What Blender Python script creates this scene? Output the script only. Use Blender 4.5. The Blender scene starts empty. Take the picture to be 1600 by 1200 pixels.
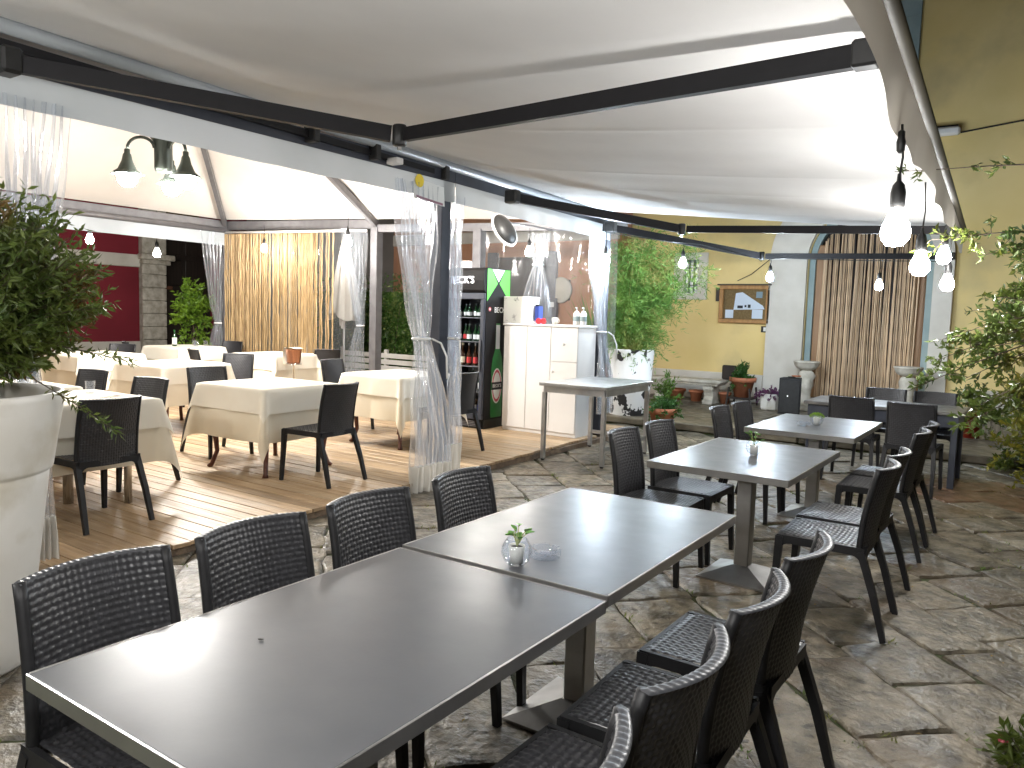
import bpy, math, random
from math import sin, cos, pi, radians, sqrt, atan2, floor
from mathutils import Vector, Matrix

SC = bpy.context.scene
COL = SC.collection
rng = random.Random(7)

# ------------------------------------------------------------------ camera
CAM_H, YAW, PITCH, ROLL = 1.563, 0.5955, 0.0893, 0.0304
def _w(v):
    ca, sa = cos(YAW), sin(YAW)
    return Vector((v[0]*ca - v[1]*sa, v[0]*sa + v[1]*ca, v[2]))
_R0, _F0, _U0 = Vector((1, 0, 0)), Vector((0, cos(PITCH), -sin(PITCH))), Vector((0, sin(PITCH), cos(PITCH)))
CR = _w(_R0*cos(ROLL) + _U0*sin(ROLL)); CU = _w(_U0*cos(ROLL) - _R0*sin(ROLL)); CF = _w(_F0)
CP = Vector((0, 0, CAM_H))
cd = bpy.data.cameras.new('camera'); cam = bpy.data.objects.new('camera', cd); COL.objects.link(cam)
m = Matrix.Identity(4)
for i in range(3):
    m[i][0], m[i][1], m[i][2], m[i][3] = CR[i], CU[i], -CF[i], CP[i]
cam.matrix_world = m
cd.sensor_width = 36; cd.lens = 1208/1600*36; cd.clip_start = .05; cd.clip_end = 300
SC.camera = cam

# ------------------------------------------------------------------ night sky
W = bpy.data.worlds.new('World'); SC.world = W; W.use_nodes = True
nt = W.node_tree; nt.nodes.clear()
sky = nt.nodes.new('ShaderNodeTexSky'); sky.sky_type = 'NISHITA'; sky.sun_disc = False
sky.sun_elevation = radians(-2); sky.sun_rotation = radians(200)
bg = nt.nodes.new('ShaderNodeBackground'); bg.inputs[1].default_value = .15
out = nt.nodes.new('ShaderNodeOutputWorld')
nt.links.new(sky.outputs[0], bg.inputs[0]); nt.links.new(bg.outputs[0], out.inputs[0])
vs = SC.view_settings
vs.view_transform = 'Standard'; vs.look = 'None'; vs.exposure = .68; vs.gamma = 1; vs.use_curve_mapping = False
SC.render.engine = 'CYCLES'
cy = SC.cycles
cy.use_denoising = True; cy.max_bounces = 8; cy.transparent_max_bounces = 16; cy.glossy_bounces = 4
cy.transmission_bounces = 8; cy.diffuse_bounces = 4; cy.sample_clamp_indirect = 4; cy.caustics_reflective = False
cy.caustics_refractive = False; cy.use_adaptive_sampling = True; cy.adaptive_threshold = .02

BULB_COLD, BULB_WARM, BULB_NEUT = (.74, .87, 1.0), (1.0, .965, .91), (1.0, .985, .96)
S_STRING, S_PAV, S_COLD = 290, 600, 640

# ------------------------------------------------------------------ materials
MATS = {}
def mat(name, col, rough=.5, metal=0., col2=None, vs_=4., bump=0., bs=40., spec=.5, rnd=0., rough2=None,
        stretch=None, detail=4., ramp=(.35, .65), emit=None, trans=0., ior=1.45, coat=0., sub=0., col3=None, vs3=1., pits=None, bdist=.01):
    mt = bpy.data.materials.new(name); mt.use_nodes = True
    n, l = mt.node_tree.nodes, mt.node_tree.links
    b = n['Principled BSDF']
    b.inputs['Base Color'].default_value = (*col, 1); b.inputs['Roughness'].default_value = rough
    b.inputs['Metallic'].default_value = metal; b.inputs['Specular IOR Level'].default_value = spec
    b.inputs['IOR'].default_value = ior; b.inputs['Transmission Weight'].default_value = trans
    b.inputs['Coat Weight'].default_value = coat
    need = col2 or bump or rnd or rough2 is not None
    if need:
        tc = n.new('ShaderNodeTexCoord'); vec = tc.outputs['Object']
        if rnd:
            oi = n.new('ShaderNodeObjectInfo'); sc_ = n.new('ShaderNodeVectorMath'); sc_.operation = 'SCALE'
            ad = n.new('ShaderNodeVectorMath'); ad.operation = 'ADD'
            cb = n.new('ShaderNodeCombineXYZ')
            for k in range(3): l.new(oi.outputs['Random'], cb.inputs[k])
            l.new(cb.outputs[0], sc_.inputs[0]); sc_.inputs['Scale'].default_value = 37.
            l.new(vec, ad.inputs[0]); l.new(sc_.outputs[0], ad.inputs[1]); vec = ad.outputs[0]
        if stretch:
            mp = n.new('ShaderNodeMapping'); mp.inputs['Scale'].default_value = stretch
            l.new(vec, mp.inputs[0]); vec = mp.outputs[0]
    def noise(scale, det=detail):
        t = n.new('ShaderNodeTexNoise'); t.inputs['Scale'].default_value = scale; t.inputs['Detail'].default_value = det
        l.new(vec, t.inputs['Vector']); return t.outputs['Fac']
    cur = None
    if col2:
        r = n.new('ShaderNodeValToRGB'); r.color_ramp.elements[0].position, r.color_ramp.elements[1].position = ramp
        r.color_ramp.elements[0].color = (*col, 1); r.color_ramp.elements[1].color = (*col2, 1)
        l.new(noise(vs_), r.inputs[0]); cur = r.outputs[0]
        if col3:
            r3 = n.new('ShaderNodeValToRGB'); r3.color_ramp.elements[0].position, r3.color_ramp.elements[1].position = .52, .68
            r3.color_ramp.elements[0].color = (0, 0, 0, 1); r3.color_ramp.elements[1].color = (1, 1, 1, 1)
            l.new(noise(vs3), r3.inputs[0])
            mx = n.new('ShaderNodeMixRGB'); l.new(r3.outputs[0], mx.inputs[0]); l.new(cur, mx.inputs[1]); mx.inputs[2].default_value = (*col3, 1); cur = mx.outputs[0]
    if pits:
        rp = n.new('ShaderNodeValToRGB'); rp.color_ramp.elements[0].position, rp.color_ramp.elements[1].position = .60, .70
        rp.color_ramp.elements[0].color = (0, 0, 0, 1); rp.color_ramp.elements[1].color = (.85, .85, .85, 1)
        l.new(noise(17., 3.), rp.inputs[0])
        mx = n.new('ShaderNodeMixRGB'); l.new(rp.outputs[0], mx.inputs[0]); l.new(cur, mx.inputs[1]); mx.inputs[2].default_value = (*pits, 1); cur = mx.outputs[0]
    if rnd:
        hs = n.new('ShaderNodeHueSaturation')
        mr = n.new('ShaderNodeMapRange'); mr.inputs[3].default_value = 1-rnd; mr.inputs[4].default_value = 1+rnd
        l.new(oi.outputs['Random'], mr.inputs[0]); l.new(mr.outputs[0], hs.inputs['Value'])
        if cur: l.new(cur, hs.inputs['Color'])
        else: hs.inputs['Color'].default_value = (*col, 1)
        cur = hs.outputs[0]
    if cur: l.new(cur, b.inputs['Base Color'])
    if rough2 is not None:
        mr = n.new('ShaderNodeMapRange'); mr.inputs[1].default_value, mr.inputs[2].default_value = .35, .65
        mr.inputs[3].default_value, mr.inputs[4].default_value = rough, rough2
        l.new(noise(vs_*1.7), mr.inputs[0]); l.new(mr.outputs[0], b.inputs['Roughness'])
    if bump:
        bp = n.new('ShaderNodeBump'); bp.inputs['Strength'].default_value = min(1, bump); bp.inputs['Distance'].default_value = bdist
        l.new(noise(bs), bp.inputs['Height']); l.new(bp.outputs[0], b.inputs['Normal'])
    if emit:
        b.inputs['Emission Color'].default_value = (*emit[0], 1); b.inputs['Emission Strength'].default_value = emit[1]
    if sub:
        tr = n.new('ShaderNodeBsdfTranslucent'); mx = n.new('ShaderNodeMixShader'); mx.inputs[0].default_value = sub
        if cur: l.new(cur, tr.inputs[0])
        else: tr.inputs[0].default_value = (*col, 1)
        o = n['Material Output']; l.new(b.outputs[0], mx.inputs[1]); l.new(tr.outputs[0], mx.inputs[2]); l.new(mx.outputs[0], o.inputs[0])
    MATS[name] = mt
    return mt

def pvc(name, milk, tint=(.95, .97, 1), rough=.07, bs=14., bstr=.5, ior=1.6, edge=.75):
    mt = bpy.data.materials.new(name); mt.use_nodes = True
    n, l = mt.node_tree.nodes, mt.node_tree.links; n.clear()
    o = n.new('ShaderNodeOutputMaterial'); t = n.new('ShaderNodeBsdfTransparent'); t.inputs[0].default_value = (*tint, 1)
    d = n.new('ShaderNodeBsdfDiffuse'); d.inputs[0].default_value = (.86, .88, .9, 1)
    tl = n.new('ShaderNodeBsdfTranslucent'); tl.inputs[0].default_value = (.86, .88, .9, 1)
    dm = n.new('ShaderNodeMixShader'); dm.inputs[0].default_value = .5; l.new(d.outputs[0], dm.inputs[1]); l.new(tl.outputs[0], dm.inputs[2])
    g = n.new('ShaderNodeBsdfGlossy'); g.inputs['Roughness'].default_value = rough
    tc = n.new('ShaderNodeTexCoord'); mp = n.new('ShaderNodeMapping'); mp.inputs['Scale'].default_value = (1, 1, .35)
    ns = n.new('ShaderNodeTexNoise'); ns.inputs['Scale'].default_value = bs; ns.inputs['Detail'].default_value = 3; ns.inputs['Distortion'].default_value = .6
    bp = n.new('ShaderNodeBump'); bp.inputs['Strength'].default_value = bstr; bp.inputs['Distance'].default_value = .03
    l.new(tc.outputs['Object'], mp.inputs[0]); l.new(mp.outputs[0], ns.inputs['Vector']); l.new(ns.outputs[0], bp.inputs['Height'])
    l.new(bp.outputs[0], g.inputs['Normal'])
    lw = n.new('ShaderNodeLayerWeight'); lw.inputs[0].default_value = .5; l.new(bp.outputs[0], lw.inputs['Normal'])
    pw = n.new('ShaderNodeMath'); pw.operation = 'POWER'; pw.inputs[1].default_value = 4.; l.new(lw.outputs['Facing'], pw.inputs[0])
    fr = n.new('ShaderNodeMapRange'); fr.inputs[3].default_value = ((ior-1)/(ior+1))**2; fr.inputs[4].default_value = edge; l.new(pw.outputs[0], fr.inputs[0])
    m1 = n.new('ShaderNodeMixShader'); m1.inputs[0].default_value = milk; l.new(t.outputs[0], m1.inputs[1]); l.new(dm.outputs[0], m1.inputs[2])
    m2 = n.new('ShaderNodeMixShader'); l.new(fr.outputs[0], m2.inputs[0]); l.new(m1.outputs[0], m2.inputs[1]); l.new(g.outputs[0], m2.inputs[2])
    l.new(m2.outputs[0], o.inputs[0]); MATS[name] = mt; return mt

mat('stone', (.215, .185, .135), .55, col2=(.062, .054, .04), vs_=9., bump=1., bs=30., rnd=.30, rough2=.30, detail=8., col3=(.11, .078, .045), vs3=1.8, pits=(.03, .025, .018), bdist=.014)
mat('stone_brown', (.17, .10, .06), .5, col2=(.08, .05, .03), vs_=6., bump=.7, bs=30., rnd=.2, rough2=.32)
mat('stone_far', (.15, .125, .085), .55, col2=(.07, .058, .04), vs_=5., bump=.8, bs=20., rnd=.25, rough2=.35)
mat('soil', (.045, .04, .025), .9, col2=(.04, .055, .014), vs_=9., bump=1., bs=60.)
mat('grass', (.10, .17, .03), .6, col2=(.18, .18, .04), vs_=3., sub=.3)
mat('plank', (.40, .28, .165), .32, col2=(.27, .18, .10), vs_=3., bump=.25, bs=18., rnd=.22, rough2=.5, stretch=(.7, 9, 9), detail=6., col3=(.45, .33, .20), vs3=.7)
mat('wood_end', (.20, .14, .09), .7, col2=(.09, .065, .045), vs_=12., bump=.5, bs=50.)
mat('steel_top', (.064, .067, .073), .31, metal=.0, spec=.30, col2=(.074, .076, .081), vs_=5., rough2=.36, detail=6., bump=.012, bs=90.)
mat('steel_edge', (.46, .45, .43), .30, metal=.9, col2=(.36, .35, .34), vs_=5.)
mat('steel', (.46, .46, .455), .32, metal=.9, col2=(.34, .335, .33), vs_=6., bump=.02, bs=120., rough2=.42)
mat('steel_dark', (.10, .10, .10), .45, metal=.6, col2=(.2, .19, .18), vs_=9., rough2=.3)
mat('resin', (.022, .022, .024), .36, col2=(.027, .027, .030), vs_=20., spec=.5)
mat('resin_frame', (.009, .009, .010), .5, col2=(.012, .012, .013), vs_=15., spec=.35)
mat('resin_grey', (.045, .046, .05), .4, col2=(.04, .042, .048), vs_=15.)
mat('cloth', (.84, .79, .68), .85, col2=(.80, .74, .62), vs_=2.5, bump=.25, bs=260., sub=.12)
mat('cloth_under', (.78, .71, .57), .85, col2=(.73, .65, .50), vs_=2.5, bump=.25, bs=260., sub=.12)
mat('mahogany', (.11, .03, .014), .35, col2=(.06, .018, .01), vs_=8., stretch=(4, 4, .6))
mat('alu', (.035, .04, .055), .42, metal=.25, col2=(.045, .05, .065), vs_=8.)
mat('alu_grey', (.16, .155, .16), .42, metal=.3, col2=(.13, .125, .13), vs_=8.)
mat('awn_metal', (.012, .0115, .013), .5, metal=0., col2=(.010, .0095, .011), vs_=10., spec=.25)
mat('black_plastic', (.012, .012, .012), .45, col2=(.018, .018, .018), vs_=20.)
mat('awning', (.79, .78, .77), .85, col2=(.74, .73, .72), vs_=1.6, bump=.12, bs=300., sub=.1, detail=7.)
mat('valance', (.62, .575, .50), .85, col2=(.56, .51, .43), vs_=1.5, bump=.1, bs=200., sub=.4)
mat('front_bar', (.035, .03, .018), .6, metal=0., col2=(.03, .026, .016), vs_=6.)
mat('roof_fabric', (.76, .71, .66), .8, col2=(.70, .65, .60), vs_=1.1, bump=.15, bs=6., sub=.08)
mat('pvc_band', (.46, .49, .52), .3, col2=(.40, .43, .45), vs_=1.2, sub=.25)
pvc('pvc', .17, rough=.11, bs=9., bstr=.45, ior=1.55, edge=.9); pvc('pvc_flat', .08, bs=5., bstr=.35, ior=1.45)
pvc('glass', .03, rough=.02, bs=1., bstr=0., ior=1.5); pvc('clear_pane', .0, rough=.02, bs=1., bstr=0., ior=1.2, edge=.4)
mat('pvc_hem', (.72, .70, .66), .5, col2=(.62, .60, .55), vs_=4., sub=.2)
mat('tie', (.8, .8, .78), .5)
mat('yellow_wall', (.74, .58, .27), .85, col2=(.66, .50, .20), vs_=.7, bump=.35, bs=12., detail=8., col3=(.52, .41, .20), vs3=.8)
mat('plaster_white', (.66, .62, .55), .8, col2=(.54, .50, .43), vs_=1.6, bump=.3, bs=14., detail=7.)
mat('stone_white', (.60, .56, .48), .85, col2=(.38, .34, .27), vs_=6., bump=.8, bs=30., detail=7.)
mat('red_wall', (.22, .016, .028), .8, col2=(.17, .012, .022), vs_=.5, bump=.2, bs=10.)
mat('dark_wood', (.03, .02, .014), .6, col2=(.018, .012, .009), vs_=3., stretch=(1, 6, .4))
mat('terra_wall', (.50, .25, .14), .85, col2=(.42, .21, .12), vs_=.8, bump=.3, bs=12.)
mat('cane', (.38, .265, .135), .6, col2=(.25, .165, .075), vs_=9., rnd=.25, stretch=(1, 1, 1.2), bump=.3, bs=30.)
mat('cane_door', (.58, .42, .27), .55, col2=(.46, .31, .18), vs_=6., rnd=.28, stretch=(1, 1, .5))
mat('door_wood', (.34, .19, .09), .5, col2=(.27, .14, .06), vs_=2., stretch=(5, 5, .5))
mat('jamb_blue', (.27, .34, .34), .6, col2=(.22, .29, .29), vs_=3.)
mat('white_paint', (.74, .72, .70), .4, col2=(.70, .68, .66), vs_=3.)
mat('white_planter', (.72, .70, .66), .5, col2=(.64, .615, .56), vs_=2.6, bump=.05, bs=80., detail=8., col3=(.54, .50, .42), vs3=3.2)
mat('flaking', (.80, .79, .77), .55, col2=(.03, .028, .028), vs_=5.5, ramp=(.545, .555), bump=.5, bs=11., detail=5., stretch=(1, 1, .8))
mat('terracotta', (.46, .17, .085), .7, col2=(.36, .125, .06), vs_=6., bump=.3, bs=40.)
mat('red_glaze', (.28, .035, .02), .35)
mat('pane', (.02, .025, .03), .05, spec=.8)
mat('pane_green', (.10, .145, .125), .2, spec=.6)
mat('fridge_black', (.010, .009, .010), .6, col2=(.013, .012, .012), vs_=8., spec=.2)
mat('fridge_inside', (.04, .04, .042), .5)
mat('lime', (.08, .52, .03), .4); mat('silver_print', (.6, .6, .62), .35); mat('label_white', (.78, .77, .74), .5)
mat('bottle_print', (.015, .12, .025), .3, col2=(.03, .2, .05), vs_=3.); mat('label_pink', (.55, .09, .12), .45); mat('ink', (.01, .01, .012), .5)
mat('sign_lit', (.9, .9, .9), .5, emit=((1, 1, 1), 1.6))
mat('g_green', (.02, .10, .03), .08, trans=.6); mat('g_brown', (.09, .03, .01), .08, trans=.5); mat('g_clear', (.8, .85, .85), .05, trans=.85)
mat('l_cream', (.75, .68, .48), .6); mat('l_red', (.5, .03, .03), .5); mat('l_blue', (.05, .10, .40), .5)
mat('copper', (.42, .22, .15), .2, metal=.9); mat('chrome', (.7, .7, .7), .12, metal=1.)
mat('paper', (.72, .75, .76), .7); mat('cork', (.25, .16, .06), .9, col2=(.18, .11, .04), vs_=30.); mat('frame_wood', (.42, .22, .07), .5, col2=(.32, .16, .05), vs_=5., stretch=(4, 4, 1))
mat('iron', (.02, .018, .016), .6); mat('switch', (.75, .75, .72), .4)
mat('sticker', (.72, .55, .03), .5); mat('purple_tape', (.3, .16, .22), .6)
mat('leaf_shrub', (.115, .15, .03), .42, col2=(.05, .085, .018), vs_=6., sub=.3, col3=(.14, .075, .02), vs3=3.)
mat('leaf_right', (.10, .13, .022), .35, col2=(.05, .085, .02), vs_=5., sub=.3, col3=(.20, .17, .03), vs3=2.)
mat('leaf_yellow', (.30, .26, .03), .45, col2=(.16, .18, .03), vs_=5., sub=.3)
mat('leaf_bamboo', (.18, .31, .06), .5, col2=(.08, .19, .035), vs_=3.5, sub=.35, col3=(.30, .30, .08), vs3=2.)
mat('leaf_hedge', (.06, .13, .02), .4, col2=(.03, .07, .012), vs_=5., sub=.3, col3=(.2, .24, .07), vs3=9.)
mat('leaf_lime', (.22, .36, .03), .45, col2=(.10, .2, .02), vs_=2., sub=.35)
mat('leaf_mid', (.06, .15, .03), .4, col2=(.03, .09, .02), vs_=7., sub=.3); mat('leaf_purple', (.16, .04, .12), .5, col2=(.09, .03, .08), vs_=9., sub=.3)
mat('leaf_vase', (.07, .19, .03), .35, col2=(.10, .26, .04), vs_=20., sub=.2)
mat('dry_leaf', (.34, .24, .06), .7, col2=(.2, .12, .04), vs_=30., sub=.2); mat('bark', (.09, .065, .045), .85, col2=(.05, .036, .025), vs_=20., bump=.6, bs=60.)
mat('cane_stem', (.25, .28, .08), .5); mat('earth', (.03, .02, .013), .95, col2=(.05, .035, .02), vs_=30., bump=1., bs=80.)
mat('lamp_metal', (.05, .06, .052), .45, metal=.4); mat('parasol', (.70, .64, .55), .85, col2=(.64, .58, .49), vs_=3., sub=.15)
mat('wall_grey', (.30, .28, .25), .85, col2=(.24, .22, .2), vs_=.8); mat('fence_white', (.55, .52, .47), .7)
mat('blue_box', (.03, .06, .30), .5); mat('red_thing', (.55, .02, .03), .4); mat('cup', (.8, .76, .66), .3); mat('speaker_black', (.008, .008, .009), .6)
mat('napkin', (.8, .72, .6), .9); mat('plaque', (.62, .56, .47), .8); mat('box_white', (.66, .64, .61), .5)
mat('bulb_cold', (1, 1, 1), .3, emit=(BULB_COLD, S_COLD)); mat('bulb_warm', (1, 1, 1), .3, emit=(BULB_WARM, S_PAV)); mat('bulb_far', (1, 1, 1), .3, emit=(BULB_WARM, 250))
mat('bulb_neutral', (1, 1, 1), .3, emit=(BULB_NEUT, S_STRING)); mat('bulb_pav_small', (1, 1, 1), .3, emit=(BULB_WARM, 400))

# ------------------------------------------------------------------ mesh builder
class MB:
    def __init__(s): s.v, s.f = [], []
    def add(s, vs_, fs):
        o = len(s.v); s.v.extend(vs_); s.f.extend([tuple(i+o for i in f) for f in fs]); return s
    def box(s, x0, x1, y0, y1, z0, z1, b=0.):
        if b <= 0:
            return s.add([(x, y, z) for z in (z0, z1) for y in (y0, y1) for x in (x0, x1)],
                         [(0, 2, 3, 1), (4, 5, 7, 6), (0, 1, 5, 4), (2, 6, 7, 3), (0, 4, 6, 2), (1, 3, 7, 5)])
        X, Y, Z = (x0, x1), (y0, y1), (z0, z1); vs_ = []; idx = {}
        for i in (0, 1):
            for j in (0, 1):
                for k in (0, 1):
                    sx, sy, sz = (b, -b)[i], (b, -b)[j], (b, -b)[k]
                    for a, p in enumerate(((X[i], Y[j]+sy, Z[k]+sz), (X[i]+sx, Y[j], Z[k]+sz), (X[i]+sx, Y[j]+sy, Z[k]))):
                        idx[(i, j, k, a)] = len(vs_); vs_.append(p)
        fs = []
        for i in (0, 1):
            q = [idx[(i, j, k, 0)] for j, k in ((0, 0), (0, 1), (1, 1), (1, 0))]; fs.append(q if i == 0 else q[::-1])
            q = [idx[(j, i, k, 1)] for j, k in ((0, 0), (1, 0), (1, 1), (0, 1))]; fs.append(q if i == 0 else q[::-1])
            q = [idx[(j, k, i, 2)] for j, k in ((0, 0), (0, 1), (1, 1), (1, 0))]; fs.append(q if i == 0 else q[::-1])
        for i in (0, 1):
            for j in (0, 1):
                fs.append([idx[(i, j, 0, 0)], idx[(i, j, 1, 0)], idx[(i, j, 1, 1)], idx[(i, j, 0, 1)]])
                fs.append([idx[(i, 0, j, 0)], idx[(i, 1, j, 0)], idx[(i, 1, j, 2)], idx[(i, 0, j, 2)]])
                fs.append([idx[(0, i, j, 1)], idx[(1, i, j, 1)], idx[(1, i, j, 2)], idx[(0, i, j, 2)]])
                for k in (0, 1): fs.append([idx[(i, j, k, 0)], idx[(i, j, k, 1)], idx[(i, j, k, 2)]])
        return s.add(vs_, fs)
    def tube(s, pts, r, n=8, cap=True, sq=False, flat=None):
        pts = [Vector(p) for p in pts]; rs = r if isinstance(r, (list, tuple)) else [r]*len(pts)
        vs_, fs = [], []; prev = None
        for i, p in enumerate(pts):
            t = (pts[min(i+1, len(pts)-1)] - pts[max(i-1, 0)]).normalized()
            if prev is None:
                a = Vector((0, 0, 1)) if abs(t.z) < .9 else Vector((0, 1, 0))
                x = t.cross(a).normalized()
            else:
                x = (prev - t*prev.dot(t)).normalized()
            prev = x; y = t.cross(x)
            for k in range(n):
                an = 2*pi*(k+.5)/n
                q = rs[i]*(sqrt(2) if sq else 1)
                vx, vy = cos(an)*q, sin(an)*q
                if flat: vy *= flat
                vs_.append(tuple(p + x*vx + y*vy))
        for i in range(len(pts)-1):
            for k in range(n):
                a, b = i*n+k, i*n+(k+1) % n
                fs.append((a, b, b+n, a+n))
        if cap: fs.append(tuple(range(n))[::-1]); fs.append(tuple(range((len(pts)-1)*n, len(pts)*n)))
        return s.add(vs_, fs)
    def lathe(s, prof, n=24, c=(0, 0, 0), cap=True, sx=1., sy=1.):
        vs_, fs = [], []
        for r, z in prof:
            for k in range(n):
                a = 2*pi*k/n; vs_.append((c[0]+r*cos(a)*sx, c[1]+r*sin(a)*sy, c[2]+z))
        for i in range(len(prof)-1):
            for k in range(n):
                a, b = i*n+k, i*n+(k+1) % n
                fs.append((a, b, b+n, a+n))
        if cap:
            if prof[0][0] > 1e-6: fs.append(tuple(range(n))[::-1])
            if prof[-1][0] > 1e-6: fs.append(tuple(range((len(prof)-1)*n, len(prof)*n)))
        return s.add(vs_, fs)
    def grid(s, fn, nu, nv, flip=False):
        vs_ = [tuple(fn(i/nu, j/nv)) for j in range(nv+1) for i in range(nu+1)]; fs = []
        for j in range(nv):
            for i in range(nu):
                a = j*(nu+1)+i; q = (a, a+1, a+nu+2, a+nu+1); fs.append(q[::-1] if flip else q)
        return s.add(vs_, fs)
    def prism(s, poly, h0, h1, axis='y'):
        n = len(poly)
        def pt(p, h): return {'y': (p[0], h, p[1]), 'x': (h, p[0], p[1]), 'z': (p[0], p[1], h)}[axis]
        return s.add([pt(p, h0) for p in poly]+[pt(p, h1) for p in poly],
                     [tuple(range(n)), tuple(range(n, 2*n))[::-1]]+[(i, i+n, (i+1) % n+n, (i+1) % n) for i in range(n)])
    def leaf(s, p, d, L, w, up=None, fold=.25):
        p, d = Vector(p), Vector(d).normalized()
        u = Vector(up) if up else Vector((0, 0, 1))
        x = d.cross(u)
        if x.length < .05: x = d.cross(Vector((1, 0, 0)))
        x.normalize(); nrm = x.cross(d)
        mid = p + d*L*.45
        return s.add([tuple(p), tuple(mid + x*w*.5 + nrm*w*fold), tuple(p + d*L), tuple(mid - x*w*.5 + nrm*w*fold)], [(0, 1, 2), (0, 2, 3)])
    def mesh(s, name, smooth=False, mt=None):
        me = bpy.data.meshes.new(name); me.from_pydata(s.v, [], s.f); me.update()
        if smooth: me.polygons.foreach_set('use_smooth', [True]*len(me.polygons))
        if mt: me.materials.append(MATS[mt])
        return me

def obj(name, mb, mt, parent=None, smooth=False, loc=None, rot=None, fix=True):
    me = mb if isinstance(mb, bpy.types.Mesh) else mb.mesh(name, smooth, mt)
    if fix and not isinstance(mb, bpy.types.Mesh):
        import bmesh
        bm = bmesh.new(); bm.from_mesh(me); bmesh.ops.recalc_face_normals(bm, faces=bm.faces); bm.to_mesh(me); bm.free()
    if isinstance(mb, bpy.types.Mesh) and not me.materials: me.materials.append(MATS[mt])
    o = bpy.data.objects.new(name, me); COL.objects.link(o)
    if parent: o.parent = parent
    if loc: o.location = loc
    if rot: o.rotation_euler = rot
    return o
def tag(o, label, cat, group=None):
    o['label'] = label; o['category'] = cat
    if group: o['group'] = group
    return o
def thing(name, label, cat, loc=(0, 0, 0), rz=0., group=None):
    o = bpy.data.objects.new(name, None); COL.objects.link(o); o.location = loc; o.rotation_euler = (0, 0, rz); o.empty_display_size = .1
    return tag(o, label, cat, group)
def struct(o): o['kind'] = 'structure'; return o
def dup(root, loc, rz, label=None, group=None, parent=None):
    r = root.copy(); COL.objects.link(r); r.location = loc; r.rotation_euler = (0, 0, rz)
    if label: r['label'] = label
    if group: r['group'] = group
    def kids(a, b):
        for ch in [c for c in a.children]:
            c = ch.copy(); COL.objects.link(c); c.parent = b; kids(ch, c)
    kids(root, r)
    return r
def text(name, s, size, mt, parent, loc, rot, ext=.002, align='CENTER', sx=1.):
    cu = bpy.data.curves.new(name, 'FONT'); cu.body = s; cu.size = size; cu.align_x = align; cu.align_y = 'CENTER'; cu.extrude = ext; cu.resolution_u = 3
    t = bpy.data.objects.new(name, cu); COL.objects.link(t)
    dg = bpy.context.evaluated_depsgraph_get(); me = bpy.data.meshes.new_from_object(t.evaluated_get(dg))
    bpy.data.objects.remove(t); me.materials.clear(); me.materials.append(MATS[mt])
    o = bpy.data.objects.new(name, me); COL.objects.link(o); o.parent = parent; o.location = loc; o.rotation_euler = rot; o.scale = (sx, 1, 1)
    return o
def rv(r, s=1.): return Vector((r.gauss(0, 1), r.gauss(0, 1), r.gauss(0, 1))).normalized()*s
def lerp(a, b, t): return a+(b-a)*t
def vl(a, b, t): return tuple(a[i]+(b[i]-a[i])*t for i in range(3))
def in_view(p, mx=.08):
    d = Vector(p)-CP; z = d.dot(CF)
    if z < .2: return False
    x = d.dot(CR)/z*1208/800; y = d.dot(CU)/z*1208/600
    return abs(x) < 1+mx and abs(y) < 1+mx
# ================================================================== ground and paving
ground = struct(obj('ground', MB().box(-60, 60, -30, 70, -.4, -.020), 'soil'))
paving = bpy.data.objects.new('courtyard_paving', None); COL.objects.link(paving); struct(paving)
def stone(mb, dc, ec, L, Wd, r, dz):
    """irregular slab in (d,e) axes turned 45 degrees; local to its centre"""
    ax = Vector((1, -1, 0)).normalized(); ay = Vector((1, 1, 0)).normalized()
    cs = [(-L/2, -Wd/2), (L/2, -Wd/2), (L/2, Wd/2), (-L/2, Wd/2)]
    cs = [(x + r.uniform(-.03, .03), y + r.uniform(-.018, .018)) for x, y in cs]
    ring = []
    for i in range(4):
        a, b = cs[i], cs[(i+1) % 4]; nseg = 5 if i % 2 == 0 else 4
        for k in range(nseg):
            t = k/nseg; x, y = lerp(a[0], b[0], t), lerp(a[1], b[1], t)
            if k: 
                j = .014; x += r.uniform(-j, j); y += r.uniform(-j, j)
            else:
                x *= .98; y *= .975
            ring.append((x, y))
    n = len(ring); tx, ty = r.uniform(-.010, .010), r.uniform(-.010, .010)
    vs_ = []
    for s_, z in ((1, -.04), (1, -.016), (None, -.003), (None, 0.)):
        for x, y in ring:
            l_ = sqrt(x*x+y*y) or 1
            q = 1 if s_ else 1-({-.003: .010, 0.: .026}[z])/l_
            p = ax*(x*q)+ay*(y*q)
            vs_.append((p.x, p.y, z + dz + (x*tx+y*ty if z > -.03 else 0)))
    c = len(vs_); vs_.append((0, 0, dz+.003))
    fs = []
    for k in range(3):
        for i in range(n): fs.append((k*n+i, k*n+(i+1) % n, (k+1)*n+(i+1) % n, (k+1)*n+i))
    for i in range(n): fs.append((3*n+i, 3*n+(i+1) % n, c))
    return mb.add(vs_, fs)
r = random.Random(21)
cand = []
e = -3.5
while e < 12:
    wd = r.uniform(.33, .52); d = -12 + r.uniform(0, .5)
    while d < 8:
        L = r.uniform(.38, .80); dc, ec = d+L/2, e+wd/2; d += L
        x, y = (dc+ec)/sqrt(2), (-dc+ec)/sqrt(2)
        if -4.9 < x < 4.5 and .2 < y < 10.25:
            cand.append((sqrt(x*x+y*y), x, y, L, wd))
    e += wd
cand.sort(); nst = 0; rest = MB()
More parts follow.
